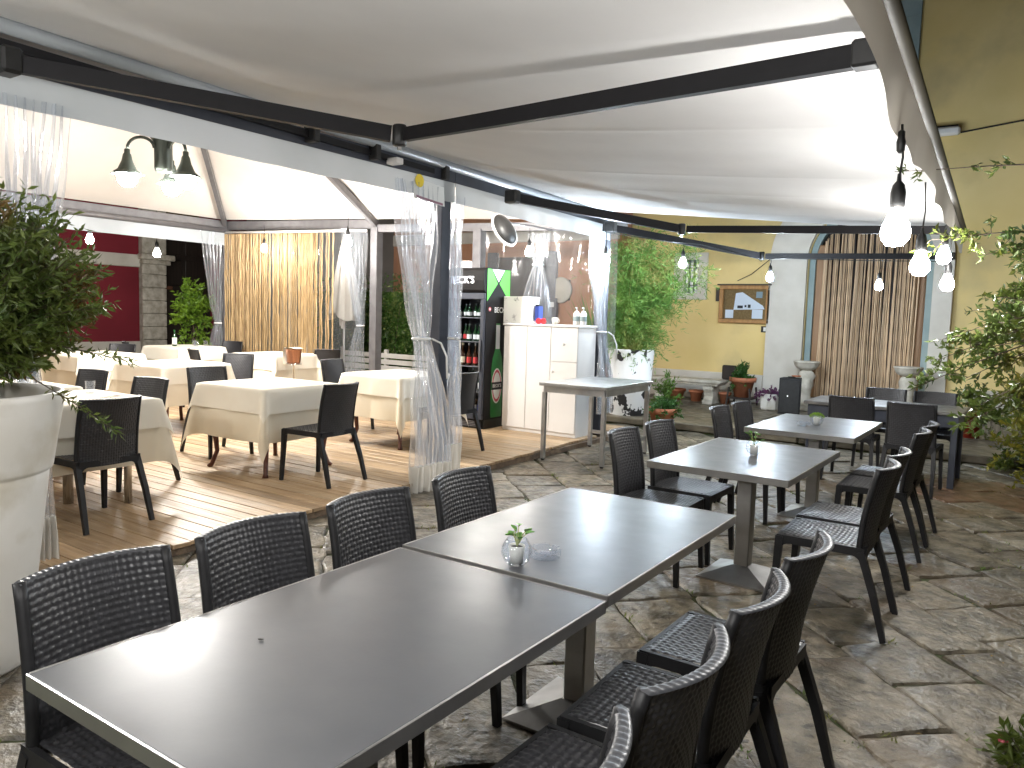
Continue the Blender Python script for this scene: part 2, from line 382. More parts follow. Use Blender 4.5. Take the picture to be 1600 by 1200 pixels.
for dist, x, y, L, wd in cand:
    mb = MB(); stone(mb, 0, 0, L-.008, wd-.006, r, r.uniform(-.006, .002))
    if in_view((x, y, 0)) and nst < 298:
        nst += 1
        o = obj('paving_stone', mb, 'stone_brown' if (-.75 < x < 2 and 7.9 < y < 9.2) else 'stone', paving, loc=(x, y, 0), fix=False)
    else:
        rest.add([(v[0]+x, v[1]+y, v[2]) for v in mb.v], mb.f)
o = obj('paving_stone_rest', rest, 'stone', paving, fix=False); o['kind'] = 'stuff'
# moss and grass in the joints
r = random.Random(5); g = MB()
for _ in range(480):
    q = r.choice(cand[:330]); dist, x, y, L, wd = q
    s1, s2 = r.choice(((1, 0), (0, 1)))*1, r.uniform(-.5, .5)
    if r.random() < .5: dd, ee = s2*L, r.choice((-.5, .5))*wd
    else: dd, ee = r.choice((-.5, .5))*L, s2*wd
    px, py = x+(dd+ee)/sqrt(2), y+(-dd+ee)/sqrt(2)
    if px < -4.2: continue
    for k in range(r.randint(4, 16)):
        a = r.uniform(0, 6.28); p = (px+r.gauss(0, .022), py+r.gauss(0, .022), -.014)
        g.leaf(p, (cos(a)*.7, sin(a)*.7, r.uniform(.35, 1)), r.uniform(.018, .042), r.uniform(.005, .011), fold=.1)
moss = obj('joint_grass', g, 'grass', fix=False); moss['kind'] = 'stuff'; tag(moss, 'small tufts of moss and grass growing in the paving joints', 'grass')

# raised terrace in front of the yellow house
TZ = .11
terrace = struct(obj('terrace', MB().box(-9, 8, 10.36, 14.2, -.03, TZ-.03), 'soil'))
r = random.Random(9); y = 10.32
while y < 14:
    w = .34 if y < 10.5 else r.uniform(.5, .75); x = -7.2 + r.uniform(0, .5)
    while x < 3.2:
        L = r.uniform(.8, 1.5)
        if in_view((x+L/2, y+w/2, .1), .15):
            obj('paving_slab', MB().box(-L/2+.008, L/2-.008, -w/2+.008, w/2-.008, -.1 if y < 10.5 else -.05, r.uniform(-.006, .002), .012), 'stone_far', terrace, loc=(x+L/2, y+w/2, TZ))
        x += L
    y += w

# ================================================================== wooden deck
DZ = .085
def deck_x(y): return -4.31 - .033*(y-2.6)
deck = bpy.data.objects.new('deck', None); COL.objects.link(deck); struct(deck)
r = random.Random(3); y = .9; k = 0
pm = {}
while y < 9.6:
    wd = .128; x1 = deck_x(y) + r.uniform(-.012, .012)
    if y > 8.55: x1 = -4.62
    first = True
    while x1 > -13.4:
        L = r.uniform(1.5, 3.6) if first else r.uniform(2.6, 4.2)
        first = False
        cx, cy = x1-L/2, y+wd/2
        if in_view((cx, cy, DZ), .35) or in_view((x1, cy, DZ), .1):
            key = round(L*2)/2; 
            obj('plank', MB().box(-L/2+.002, L/2-.002, -wd/2+.0028, wd/2-.0028, -.028, r.uniform(-.002, .0015), .003), 'plank', deck, loc=(cx, cy, DZ))
        x1 -= L
    y += wd
obj('joist', MB().box(-13.3, -4.45, 1., 9.5, 0.0, DZ-.032), 'wood_end', deck)
for (ya, yb) in ((.95, 3.0), (3.06, 5.2), (5.3, 6.6), (7.3, 8.5)):
    xa, xb = deck_x(ya)-.03, deck_x(yb)-.03
    mb = MB(); mb.add([(xa, ya, .002), (xb, yb, .002), (xb, yb, DZ-.032), (xa, ya, DZ-.032), (xa-.04, ya, .002), (xb-.04, yb, .002), (xb-.04, yb, DZ-.032), (xa-.04, ya, DZ-.032)],
        [(0, 1, 2, 3), (4, 7, 6, 5), (0, 4, 5, 1), (3, 2, 6, 7), (0, 3, 7, 4), (1, 5, 6, 2)])
    obj('fascia_board', mb, 'wood_end', deck)

# ================================================================== yellow house
WY = 14.0
house = thing('yellow_house', 'pale yellow plastered house with arched doorway at the back of the courtyard', 'house', (0, WY, 0))
def arch_wall(x0, x1, z1, ox, ow, spring, nseg=20):
    """front sheet with one arched opening centred on ox, half width ow"""
    mb = MB(); pts = [(ox-ow, 0), (ox-ow, spring)]
    pts += [(ox-ow*cos(pi*i/nseg), spring+ow*sin(pi*i/nseg)) for i in range(1, nseg)]
    pts += [(ox+ow, spring), (ox+ow, 0)]
    outer = []
    for (x, z) in pts:
        t = atan2(z-spring, x-ox) if z > spring else None
        if z <= spring: outer.append((x0 if x < ox else x1, z))
        else:
            kx = abs(cos(t)); kz = sin(t)
            # ray from arch centre to the frame
            sx = ((x1-ox) if cos(t) > 0 else (ox-x0))/max(kx, 1e-6); sz = (z1-spring)/max(kz, 1e-6); s_ = min(sx, sz)
            outer.append((ox+cos(t)*s_, spring+sin(t)*s_))
    n = len(pts)
    vs_ = [(x, 0, z) for x, z in pts]+[(x, 0, z) for x, z in outer]
    fs = [(i, i+1, n+i+1, n+i) for i in range(n-1)]
    # corners
    c = len(vs_); vs_ += [(x0, 0, z1), (x1, 0, z1)]
    il = max(i for i in range(n) if abs(outer[i][0]-x0) < 1e-4); ir = min(i for i in range(n) if abs(outer[i][0]-x1) < 1e-4 and i > n//2)
    fs += [(n+il, n+il+1, c), (n+ir-1, n+ir, c+1)]
    mb.add(vs_, fs)
    # reveal
    o = len(mb.v); mb.v += [(x, .45, z) for x, z in pts]
    for i in range(n-1): mb.f.append((i, i+1, o+i+1, o+i))
    return mb
DX, DW, SP = -2.42, .96, 2.62
obj('wall', arch_wall(-6.75, 9, 9, DX, DW, SP), 'yellow_wall', house)
obj('wall_core', MB().box(-6.75, 9, .5, 1.2, 0, 9), 'yellow_wall', house)
def surround(w0, w1, y0, y1, mt, parent, name, z0=TZ):
    mb = MB(); ns = 28
    prof = [(-1, z0), (-1, SP)] + [('a', pi*i/ns) for i in range(1, ns)] + [(1, SP), (1, z0)]
    for i, p in enumerate(prof):
        for w, yy in ((w0, y0), (w1, y0), (w1, y1), (w0, y1)):
            k = (1-cos(p[1]))/2 if p[0] == 'a' else (p[0]+1)/2
            ww = lerp(w, 1.25, k) if w > 1.3 else w
            if p[0] == 'a': q = (DX-ww*cos(p[1]), yy, SP+ww*sin(p[1]))
            else: q = (DX+p[0]*ww, yy, p[1])
            mb.v.append(q)
    for i in range(len(prof)-1):
        for k in range(4): mb.f.append((i*4+k, i*4+(k+1) % 4, (i+1)*4+(k+1) % 4, (i+1)*4+k))
    mb.f += [(0, 1, 2, 3), tuple(range(len(mb.v)-4, len(mb.v)))]
    return obj(name, mb, mt, parent)
surround(.97, 1.60, -.09, .02, 'plaster_white', house, 'door_surround')
surround(.86, .955, .06, .22, 'jamb_blue', house, 'door_frame')
dark_inner = obj('door', MB().box(DX-.86, DX+.86, .30, .36, TZ+.15, SP+.9), 'dark_wood', house)  # dark sheet standing in for the unlit interior behind the strands
for x in (-.76, .76): obj('panel', MB().box(DX+x-.095, DX+x+.095, .10, .2995, TZ+.17, SP+.3, .015), 'door_wood', dark_inner)
obj('baseboard', MB().box(-6.7, DX-1.62, -.045, .0, TZ, .62, .01), 'plaster_white', house)
obj('baseboard', MB().box(DX+1.62, 8, -.045, .0, TZ, .62, .01), 'plaster_white', house)
# doorstep
obj('doorstep', MB().box(DX-.95, DX+.95, -.35, .3, TZ-.02, TZ+.17, .015), 'steel_dark', house)
# barred window
wn = obj('window', MB().box(-5.61, -5.33, -.014, -.004, 2.05, 2.70), 'pane_green', house)
fr = MB(); 
for a in ((-5.82, -5.60, 1.95, 2.82), (-5.34, -5.17, 1.95, 2.82)): fr.box(a[0], a[1], -.05, .06, a[2], a[3], .006)
fr.box(-5.60, -5.34, -.05, .06, 2.69, 2.82, .006); fr.box(-5.60, -5.34, -.05, .06, 1.95, 2.07, .006)
obj('window_frame', fr, 'plaster_white', wn)
br = MB()
for x in (-5.52, -5.42): br.tube([(x, -.034, 2.06), (x, -.034, 2.7)], .008, 6)
for z in (2.22, 2.38, 2.54): br.tube([(-5.61, -.039, z), (-5.33, -.039, z)], .008, 6)
obj('bars', br, 'iron', wn)
# upper window
wn = obj('window', MB().box(-3.21, -2.11, -.02, -.004, 5.21, 6.46), 'pane_green', house)
fr = MB(); fr.box(-3.4, -1.9, -.06, .03, 6.45, 6.72, .008); fr.box(-3.4, -1.9, -.06, .03, 5.0, 5.22, .008)
fr.box(-3.4, -3.2, -.06, .03, 5.22, 6.45, .008); fr.box(-2.12, -1.9, -.06, .03, 5.22, 6.45, .008); obj('window_frame', fr, 'jamb_blue', wn)
# wall lamp, cables, switch
wl = thing('wall_lamp', 'unlit white tube lamp fixed high on the yellow wall', 'lamp', (-1.5, WY-.05, 4.6))
obj('housing', MB().box(-.26, .26, -.1, .05, -.06, .06, .03), 'white_paint', wl); obj('bracket', MB().box(-.22, .22, .0, .05, .06, .10), 'iron', wl)
tag(obj('cable', MB().tube([(-1.24, WY-.015, 4.58), (-.2, WY-.015, 4.7), (1.2, WY-.015, 4.85), (3, WY-.015, 5.0)], .012, 6), 'iron'), 'thin dark cable running along the upper yellow wall', 'cable')
tag(obj('cable', MB().tube([(-3.75, WY-.015, 3.2), (-3.95, WY-.02, 2.75), (-4.35, WY-.015, 2.42), (-4.6, WY-.015, 2.3)], .007, 6), 'iron'), 'thin cable drooping from the arch to the notice board', 'cable')
sw = thing('light_switch', 'small white light switch below the notice board', 'switch', (-4.05, WY, 1.44))
obj('plate', MB().box(-.08, .08, -.012, 0, -.055, .055, .004), 'iron', sw); obj('rocker', MB().box(-.035, .04, -.02, -.012, -.035, .035, .003), 'switch', sw)
# bead curtain in the doorway
bc = thing('bead_curtain', 'brown bamboo strand curtain hanging in the arched doorway', 'curtain', (DX, WY-.02, 0))
r = random.Random(4); sm = []
for k in range(5):
    mb = MB(); z = 0.; pts = []
    while z < 1.0:
        pts.append((r.gauss(0, .0016), r.gauss(0, .0025), z)); z += .05
    mb.tube(pts, [.011+.0025*((i % 2)) for i in range(len(pts))], 5); sm.append(mb.mesh('strand', True, 'cane_door'))
for i in range(62):
    x = -.72 + 1.46*i/61 + r.uniform(-.008, .008)
    top = SP + sqrt(max(0, .86**2-x*x)) - .02
    bot = r.uniform(.285, .35)
    o = obj('strand', sm[i % 5], 'cane_door', bc, loc=(x, r.uniform(-.02, .02), bot)); o.scale = (1, 1, top-bot)
    o.rotation_euler = (r.uniform(-.012, .012), r.gauss(0, .006), 0)
obj('rail', MB().tube([(-.86, 0, SP+.05), (.86, 0, SP+.05)], .012, 6), 'iron', bc)
# ================================================================== other buildings
rh = thing('red_house', 'dark red house with pale stone pilaster far behind the pavilion', 'house', (-22, 0, 0))
obj('wall', MB().box(-1, 0, -14, 12.75, 0, 9), 'red_wall', rh)
obj('cornice', MB().box(-.05, .09, -14, 12.75, 2.62, 2.98, .02), 'plaster_white', rh)
obj('plinth', MB().box(-.05, .07, -14, 12.75, 0, .45, .02), 'plaster_white', rh)
pl = obj('pilaster', MB().box(-.3, .10, 12.78, 13.5, 0, 4.9), 'stone_white', rh)
for i in range(7): obj('block', MB().box(.08, .18, 12.76, 13.52, .12+i*.385, .12+i*.385+.37, .018), 'stone_white', pl)
obj('capital', MB().box(.06, .34, 12.66, 13.72, 2.85, 3.02, .03).box(.06, .25, 12.72, 13.62, 2.72, 2.848, .02), 'stone_white', pl)
obj('block', MB().box(.08, .18, 12.76, 13.52, 3.04, 4.9, .018), 'stone_white', pl)
dd = obj('door', MB().box(-.5, -.4, 13.5, 15.4, 0, 4.2), 'dark_wood', rh)
for ya in (13.62, 14.5):
    for za in (.3, 1.2, 2.15, 3.1): obj('panel', MB().box(-.41, -.37, ya, ya+.75, za, za+.8, .02), 'dark_wood', dd)
obj('letter_slot', MB().box(-.4, -.36, 13.75, 14.05, 2.02, 2.12), 'copper', dd)
obj('wall', MB().box(-1, 0, 15.4, 24, 0, 9), 'red_wall', rh)
th = thing('terracotta_house', 'terracotta plastered house wall seen through the clear sheets behind the bar', 'house', (0, 13.4, 0))
obj('wall', MB().box(-12.5, -6.76, 0, 2, 0, 8), 'terra_wall', th)
obj('cornice', MB().box(-12.5, -6.7, -.05, 0, 3.05, 3.3, .02), 'plaster_white', th)
obj('door', MB().box(-9.5, -8.3, -.04, 0, 0, 2.75), 'dark_wood', th)
obj('door_frame', MB().box(-8.3, -8.05, -.08, 0, 0, 2.85, .01).box(-9.75, -9.5, -.08, 0, 0, 2.85, .01), 'alu_grey', th)
gh = thing('grey_house', 'plain grey house wall in the dark behind the hedge', 'house', (0, 16.5, 0))
obj('wall', MB().box(-22, -12.6, 0, 1, 0, 8), 'wall_grey', gh)
pq = thing('wall_plaque', 'round pale plaque on the terracotta wall behind the bar', 'plaque', (-8.0+.05, 13.36, 2.08))
obj('disc', MB().lathe([(.0, -.02), (.24, -.02), (.26, 0), (.24, .03), (0, .03)], 28), 'plaque', pq, True, rot=(pi/2, 0, 0))
for a in (0.8, 2.3, 4.0, 5.5): obj('stud', MB().lathe([(.0, -.05), (.03, -.05), (.03, -.02)], 8, (.25*cos(a), 0, 0)), 'iron', pq, rot=(pi/2, 0, 0), loc=(0, 0, .25*sin(a)))
em = thing('meter_box', 'small grey box on the terracotta wall under the round plaque', 'meter box', (-8.1, 13.35, 1.72))
obj('case', MB().box(-.1, .1, -.06, .03, -.2, .2, .01), 'alu_grey', em); obj('dial', MB().box(-.05, .05, -.07, -.06, .02, .12), 'label_white', em)
# ================================================================== pavilion
FX = -4.56
PAV = [(FX, 1.75), (FX, 5.50), (-4.62, 8.78), (-9.3, 9.55), (-12.5, 8.9), (-12.5, 1.75)]
pav = thing('pavilion', 'grey aluminium dining pavilion with cream pyramid roof over the wooden deck', 'pavilion', (0, 0, 0))
def bar(a, b, w, h, bev=.006):
    """straight box bar, w across, h tall (centre line a-b)"""
    a, b = Vector(a), Vector(b); t = (b-a).normalized(); x = t.cross(Vector((0, 0, 1)))
    if x.length < .01: x = Vector((1, 0, 0))
    x.normalize(); y = x.cross(t); vs_ = []
    for p in (a, b):
        for i, j in ((-1, -1), (1, -1), (1, 1), (-1, 1)): vs_.append(tuple(p + x*(i*w/2) + y*(j*h/2)))
    return vs_, [(0, 3, 2, 1), (4, 5, 6, 7), (0, 1, 5, 4), (1, 2, 6, 5), (2, 3, 7, 6), (3, 0, 4, 7)]
def post(x, y, zt, mt='alu', w=.12):
    p = obj('post', MB().box(x-w/2, x+w/2, y-w/2, y+w/2, DZ, zt, .006), mt, pav)
    obj('base_plate', MB().box(x-w/2-.05, x+w/2+.05, y-w/2-.05, y+w/2+.05, DZ, DZ+.012), 'alu_grey', p)
    return p
for i, (x, y) in enumerate(PAV): post(x, y, 2.74 if i < 3 else 2.95, 'alu' if i in (1, 2) else 'alu_grey', .13 if i in (0, 1, 2) else .15)
post(-7.15, 9.55, 2.84, 'alu_grey', .15)
obj('screw', MB().lathe([(.0, 0), (.014, 0), (.014, .006), (0, .008)], 8), 'chrome', pav, rot=(0, pi/2, 0), loc=(FX+.065, 5.52, 2.58))
def beam(a, b, w, h, mt='alu_grey'): return obj('beam', MB().add(*bar(a, b, w, h)), mt, pav)
beam((FX, 1.7, 2.80), (FX, 5.62, 2.80), .12, .12, 'alu'); beam((FX, 5.625, 2.80), (-4.62, 8.84, 2.76), .12, .12, 'alu')
beam((-12.5, 1.7, 3.03), (-12.5, 8.9, 3.03), .12, .15); beam((-12.5, 8.96, 3.03), (-9.3, 9.55, 3.0), .12, .15); beam((-9.25, 9.55, 2.93), (-4.7, 9.55, 2.80), .10, .12)
beam((FX, 1.7, 2.86), (-12.4, 1.7, 3.0), .12, .12)
beam((-4.62, 8.86, 2.76), (-4.7, 9.5, 2.76), .1, .12)
# gutter tube below the far beam
obj('gutter', MB().tube([(-12.38, 1.8, 2.93), (-12.38, 8.8, 2.93)], .05, 10), 'alu_grey', pav, True)
APEX = (-8.6, 5.3, 5.2)
corners = [(FX-.02, 1.75, 2.89), (-4.64, 8.8, 2.86), (-4.75, 9.5, 2.88), (-9.3, 9.52, 3.09), (-12.45, 8.87, 3.13), (-12.45, 1.75, 3.13)]
r = random.Random(12)
for i in range(6):
    a, b = Vector(corners[i]), Vector(corners[(i+1) % 6]); ap = Vector(APEX); nrm = (b-a).cross(ap-a).normalized()
    ph = r.uniform(0, 6)
    def fn(u, v, a=a, b=b, ap=ap, nrm=nrm, ph=ph):
        v = v*.985; p = a.lerp(b, u).lerp(ap, v); edge = min(u, 1-u)
        k = sin(pi*u)*(1-v)
        p = p + nrm*(-.05*k*sin(pi*min(1, v*1.3)) + .012*math.exp(-edge*9)*sin(26*v+ph+6*u)*(1-v))
        return p
    obj('roof_panel', MB().grid(fn, 28, 20), 'roof_fabric', pav, True)
for i in (0, 1, 3, 4, 5):
    a = Vector(corners[i]); b = Vector(APEX); obj('rafter', MB().add(*bar(a+Vector((0, 0, -.09)), b+Vector((0, 0, -.12)), .07, .1)), 'alu_grey', pav)
obj('king_post', MB().lathe([(.0, 4.05), (.09, 4.05), (.09, 5.1), (0, 5.1)], 16, (APEX[0], APEX[1], 0)), 'alu_grey', pav, True)
# white pelmet band along the open front and far side
def band(pts, z0, z1, sagf, mt, name, parent, n=60, thick=.004, ripple=.01):
    mb = MB(); P_ = [Vector(p) for p in pts]
    def fn(u, v):
        s_ = u*(len(P_)-1); i = min(int(s_), len(P_)-2); p = P_[i].lerp(P_[i+1], s_-i)
        zt, zb = z1(u) if callable(z1) else z1, z0(u) if callable(z0) else z0
        return (p.x + ripple*(1-v)*sin(u*37+1)+ripple*.5*(1-v)*sin(u*91), p.y, lerp(zb, zt, v))
    mb.grid(fn, n, 6)
    return obj(name, mb, mt, parent, True)
band([(FX+.075, 1.6, 0), (FX+.075, 5.60, 0)], lambda u: 2.555+.006*sin(u*9), 2.735, 0, 'pvc_band', 'pelmet', pav)
band([(FX+.075, 5.61, 0), (-4.545, 8.80, 0)], lambda u: 2.555-.03*u+.006*sin(u*9), lambda u: 2.735-.03*u, 0, 'pvc_band', 'pelmet', pav)
band([(-12.36, 1.8, 0), (-12.36, 8.85, 0)], 2.66, 2.88, 0, 'pvc_band', 'pelmet', pav)
# notice taped to the pelmet
sk = thing('taped_notice', 'white paper with yellow sticker taped to the pelmet above the middle post', 'notice', (FX+.092, 5.21, 2.64))
obj('paper', MB().grid(lambda u, v: (.003+.012*u*u*(1-v), -.19+.40*u, -.11+.17*v-.03*u), 8, 4), 'paper', sk); obj('sticker', MB().lathe([(0, 0), (.055, 0), (.055, .003), (0, .003)], 20), 'sticker', sk, rot=(0, pi/2, 0), loc=(.012, -.13, .035))
obj('tape', MB().grid(lambda u, v: (.007+.012*u*u, -.16+.34*u, -.105+.02*v-.03*u), 6, 1), 'purple_tape', sk)

# ---- clear curtains gathered and tied
def curtain(label, top0, top1, tie, bot0, bot1, zt, ztie, zb, name='clear_curtain', tw=.055, folds=7, seed=1, hem=True, mt='pvc', group=None, tiehook=None):
    """gathered sheet: top edge top0->top1 (xy), waist at tie (xy), bottom bot0->bot1"""
    r = random.Random(seed); t = thing(name, label, 'curtain', (tie[0], tie[1], DZ), 0, group)
    ph = [r.uniform(0, 6.28) for _ in range(4)]
    ax = Vector((top1[0]-top0[0], top1[1]-top0[1], 0)); ax.normalize(); nr = Vector((-ax.y, ax.x, 0))
    def make(za, zb_, nv, hemcut=False):
        def fn(u, v):
            z = lerp(za, zb_, v)
            if z >= ztie: k = (z-ztie)/(zt-ztie); w0, w1 = Vector((*top0, 0)), Vector((*top1, 0))
            else: k = (ztie-z)/(ztie-zb); w0, w1 = Vector((*bot0, 0)), Vector((*bot1, 0))
            kk = k**.75 if z >= ztie else min(1, k*1.5)**.7
            c = Vector((*tie, 0)); p = c.lerp(w0.lerp(w1, u), kk) + ax*((u-.5)*2*tw*(1-kk))
            amp = lerp(.045, .032, kk)*(1+.3*sin(ph[3]+3*z))
            off = amp*(sin(2*pi*folds*u+ph[0]+.8*sin(2*z+ph[1])) + .35*sin(2*pi*folds*2.3*u+ph[2]+z*1.7)) + .012*sin(9*z+11*u+ph[1])
            p = p + nr*off
            return (p.x-tie[0], p.y-tie[1], z-DZ)
        return MB().grid(fn, folds*9, nv)
    hz = zb+.24 if hem else zb
    obj('sheet', make(zt, hz, 46), mt, t, True)
    if hem: obj('hem', make(hz, zb, 8), 'pvc_hem', t, True)
    obj('tie', MB().tube([(tw*1.15*cos(a)*ax.x - .06*sin(a)*nr.x, tw*1.15*cos(a)*ax.y - .06*sin(a)*nr.y, ztie-DZ) for a in [2*pi*i/16 for i in range(17)]], .012, 6), 'tie', t, True)
    if tiehook:
        h = Vector((tiehook[0]-tie[0], tiehook[1]-tie[1], 0)); s_ = Vector((.06, 0, ztie-DZ))
        obj('tie_end', MB().tube([tuple(s_+h*.3), tuple(s_+h*.8+Vector((0, 0, -.04))), tuple(s_+h+Vector((.03, 0, -.16))), tuple(s_+h*1.05+Vector((.03, 0, -.36)))], .009, 6), 'tie', t, True)
    return t
curtain('clear plastic curtain gathered beside the large white planter', (FX+.05, 1.86), (FX+.05, 2.24), (FX+.03, 1.98), (FX+.05, 1.85), (FX+.05, 2.1), 2.62, 1.3, .12, seed=1, folds=8)
curtain('wide clear plastic curtain tied left of the middle post with white hem on the paving', (FX+.06, 4.80), (FX+.06, 5.34), (FX+.10, 5.15), (FX+.20, 4.94), (FX+.22, 5.42), 2.66, 1.33, -.01, seed=2, folds=8, tw=.085, tiehook=(FX+.08, 5.42))
curtain('clear plastic curtain tied right of the middle post', (FX+.05, 5.56), (FX+.05, 5.77), (FX+.08, 5.61), (FX+.1, 5.54), (FX+.1, 5.74), 2.63, 1.33, .10, seed=3, folds=5, tw=.045)
curtain('clear plastic curtain tied at the far front post beside the white cabinet', (-4.60, 8.42), (-4.60, 8.78), (-4.56, 8.70), (-4.50, 8.56), (-4.50, 8.95), 2.60, 1.38, .35, seed=4, folds=6, tw=.06, hem=False, tiehook=(-4.53, 8.9))
curtain('clear plastic curtain gathered at the far left corner post', (-12.4, 8.30), (-12.4, 8.78), (-12.4, 8.68), (-12.4, 8.45), (-12.4, 8.8), 2.9, 1.25, .2, seed=5, folds=6, hem=False)
curtain('clear plastic curtain hanging between folded parasol and grey post', (-9.95, 9.38), (-9.42, 9.48), (-9.55, 9.45), (-9.85, 9.4), (-9.45, 9.47), 2.88, 1.3, .25, seed=6, folds=6, hem=False)
curtain('clear plastic curtain bunched behind the black fridge', (-6.15, 9.35), (-5.75, 9.35), (-5.95, 9.35), (-6.3, 9.36), (-5.7, 9.36), 2.72, 2.28, 1.0, seed=8, folds=6, hem=False, tw=.07)
def sheet(name, label, a, b, z0, z1, amp=.03, n=40, seed=0):
    r = random.Random(seed); ph = [r.uniform(0, 6) for _ in range(3)]; a, b = Vector(a), Vector(b); nr = Vector((-(b-a).y, (b-a).x, 0)).normalized()
    def fn(u, v):
        p = a.lerp(b, u) + nr*(amp*v*v*sin(u*31+ph[0]) + amp*.6*sin(u*13+v*4+ph[1]) + amp*.3*sin(u*57-v*7+ph[2]))
        return (p.x, p.y, lerp(z0, z1, v))
    return tag(obj(name, MB().grid(fn, n, 14), 'pvc_flat', None, True), label, 'curtain')
sheet('clear_window_sheet', 'crinkled clear window sheet above the white cabinet', (-7.0, 9.45, 0), (-4.75, 9.45, 0), .3, 2.76, .03, 60, 2)
sheet('clear_window_sheet', 'clear window sheet in front of the reed curtain', (-12.2, 8.86, 0), (-9.5, 9.38, 0), .3, 2.88, .015, 50, 3)
# reed strand curtain on the end wall
rc = thing('reed_curtain', 'golden reed strand curtain hung on the end wall of the pavilion', 'curtain', (-12.38, 8.80, 0), atan2(.62, 3.05))
r = random.Random(14); sm = []
for k in range(6):
    mb = MB(); pts = []; z = 0.; 
    while z < 1.001: pts.append((r.gauss(0, .004), r.gauss(0, .004), z)); z += .04
    mb.tube(pts, [r.uniform(.011, .017) for _ in pts], 5); sm.append(mb.mesh('strand', False, 'cane'))
Lw = 3.11; n = 104; x = .03
while x < 2.42:
    dense = x < 2.05
    if not (1.04 < x < 1.085 or .80 < x < .815 or 1.60 < x < 1.62):
        bot = r.uniform(.22, .36); top = 2.86
        o = obj('strand', sm[r.randrange(6)], 'cane', rc, loc=(x, r.uniform(-.02, .02), bot)); o.scale = (1, 1, top-bot)
    x += r.uniform(.022, .028) if dense else r.uniform(.05, .085)
obj('rail', MB().tube([(0, 0, 2.89), (3.05, 0, 2.89)], .022, 8), 'white_paint', rc, True)

# ---- chandelier
ch = thing('gooseneck_chandelier', 'lit three-arm gooseneck lamp hanging under the pavilion roof', 'lamp', (APEX[0], APEX[1], 0))
obj('stem', MB().lathe([(0, 3.10), (.09, 3.10), (.10, 3.14), (.10, 3.42), (.14, 3.48), (.14, 3.62), (.08, 4.05), (0, 4.05)], 18), 'lamp_metal', ch, True)
for k, a in enumerate((radians(254), radians(5), radians(135))):
    c, s_ = cos(a), sin(a); pts = []
    for i in range(13):
        t = i/12; ang = pi*t
        pts.append((c*(.10+.145*(1-cos(ang))), s_*(.10+.145*(1-cos(ang))), 3.36+.13*sin(ang)-.06*t))
    ar = obj('arm', MB().tube(pts, .018, 8), 'lamp_metal', ch, True)
    ex, ey = c*.39, s_*.39
    obj('shade', MB().lathe([(.02, 3.31), (.032, 3.30), (.032, 3.26), (.045, 3.24), (.06, 3.17), (.10, 3.08), (.175, 3.02), (.17, 3.015), (.095, 3.07), (.05, 3.15)], 22, (ex, ey, 0), cap=False), 'lamp_metal', ar, True)
    obj('bulb', MB().lathe([(0, 2.88), (.06, 2.895), (.10, 2.945), (.11, 3.0), (.085, 3.06), (.05, 3.11), (0, 3.13)], 12, (ex, ey, 0)), 'bulb_warm', ar, True)

# ================================================================== awning over the tables
aw = thing('awning', 'large pale grey folding arm awning stretched over the outdoor tables', 'awning', (0, 0, 0))
def roll(y): t = (y-1.8)/6.9; return Vector((-4.38-.22*t, y, 2.955-.08*t))
def front(y): t = (y-2.3)/6.3; return Vector((-.418-.252*t, y, 2.465+.0*t))
Y0, Y1 = -1.6, 8.62
def fab(u, v):
    y = lerp(Y0, Y1, v); a, b = roll(y), front(y - .12*u); p = a.lerp(b, u)
    k = max(0, min(1, (y-2.5)/4.5)); s_ = sin(pi*min(1, u*1.02))
    p.z += -.02*s_ + (.0045*sin(y*5.5+.5*sin(u*3)) + .002*sin(y*12+u*2))*k*(.25+.75*s_) - .007*sum(math.exp(-abs(y-c)/.035) for c in (4.1, 5.6, 6.5, 7.15, 7.7))*(.4+.6*s_)
    p.z += .05*max(0, (y-8.2)/.42)**2*s_*.6
    return p
obj('fabric', MB().grid(fab, 30, 420), 'awning', aw, True)
obj('roller', MB().tube([tuple(roll(y)+Vector((-.05, 0, .03))) for y in (Y0, 3, Y1)], .055, 12), 'awn_metal', aw, True)
obj('fabric_roll', MB().tube([tuple(roll(y)+Vector((.01, 0, -.035))) for y in (Y0, 3, Y1)], .04, 10), 'pvc_band', aw, True)
obj('torsion_bar', MB().add(*bar(roll(Y0)+Vector((-.03, 0, -.115)), roll(Y1)+Vector((-.03, 0, -.115)), .045, .045)), 'awn_metal', aw)
obj('front_bar', MB().tube([tuple(front(y)+Vector((.0, 0, .01))) for y in (Y0, 3, 6, Y1+.05)], .032, 12), 'front_bar', aw, True)
def val(u, v):
    y = lerp(Y0, Y1, u); p = front(y); w = 1-v
    drop = .18+.012*sin(2*pi*y/1.15+.6)+.006*sin(y*9)+.06*math.exp(-((y-3.0)/.55)**2)
    return (p.x + w*(.010*sin(y*3.1)+.012*sin(y*5.7+1)*w) - .012*w, p.y, p.z-.005-drop*w)
obj('valance', MB().grid(val, 220, 6), 'valance', aw, True)
def arm(sh, el, fr_, parent, w=.052):
    a = obj('arm', MB().add(*bar(sh, vl(sh, el, .975), .042, .085)), 'awn_metal', parent)
    obj('forearm', MB().add(*bar(vl(el, fr_, .025), fr_, .038, .072)), 'awn_metal', a)
    t = Vector(el); obj('elbow', MB().lathe([(0, -.058), (.034, -.058), (.04, -.05), (.04, .05), (.034, .058), (0, .058)], 14, tuple(t)), 'black_plastic', a, True)
    t = Vector(sh); obj('shoulder', MB().box(t.x-.07, t.x+.07, t.y-.05, t.y+.05, t.z-.06, t.z+.07, .015), 'black_plastic', a)
    t = Vector(fr_); obj('bracket', MB().box(t.x-.03, t.x+.05, t.y-.035, t.y+.035, t.z-.04, t.z+.045, .008), 'black_plastic', a)
    obj('bolt', MB().lathe([(0, 0), (.012, 0), (.012, .02), (0, .024)], 8, (el[0], el[1], el[2]-.08)), 'chrome', a)
    return a
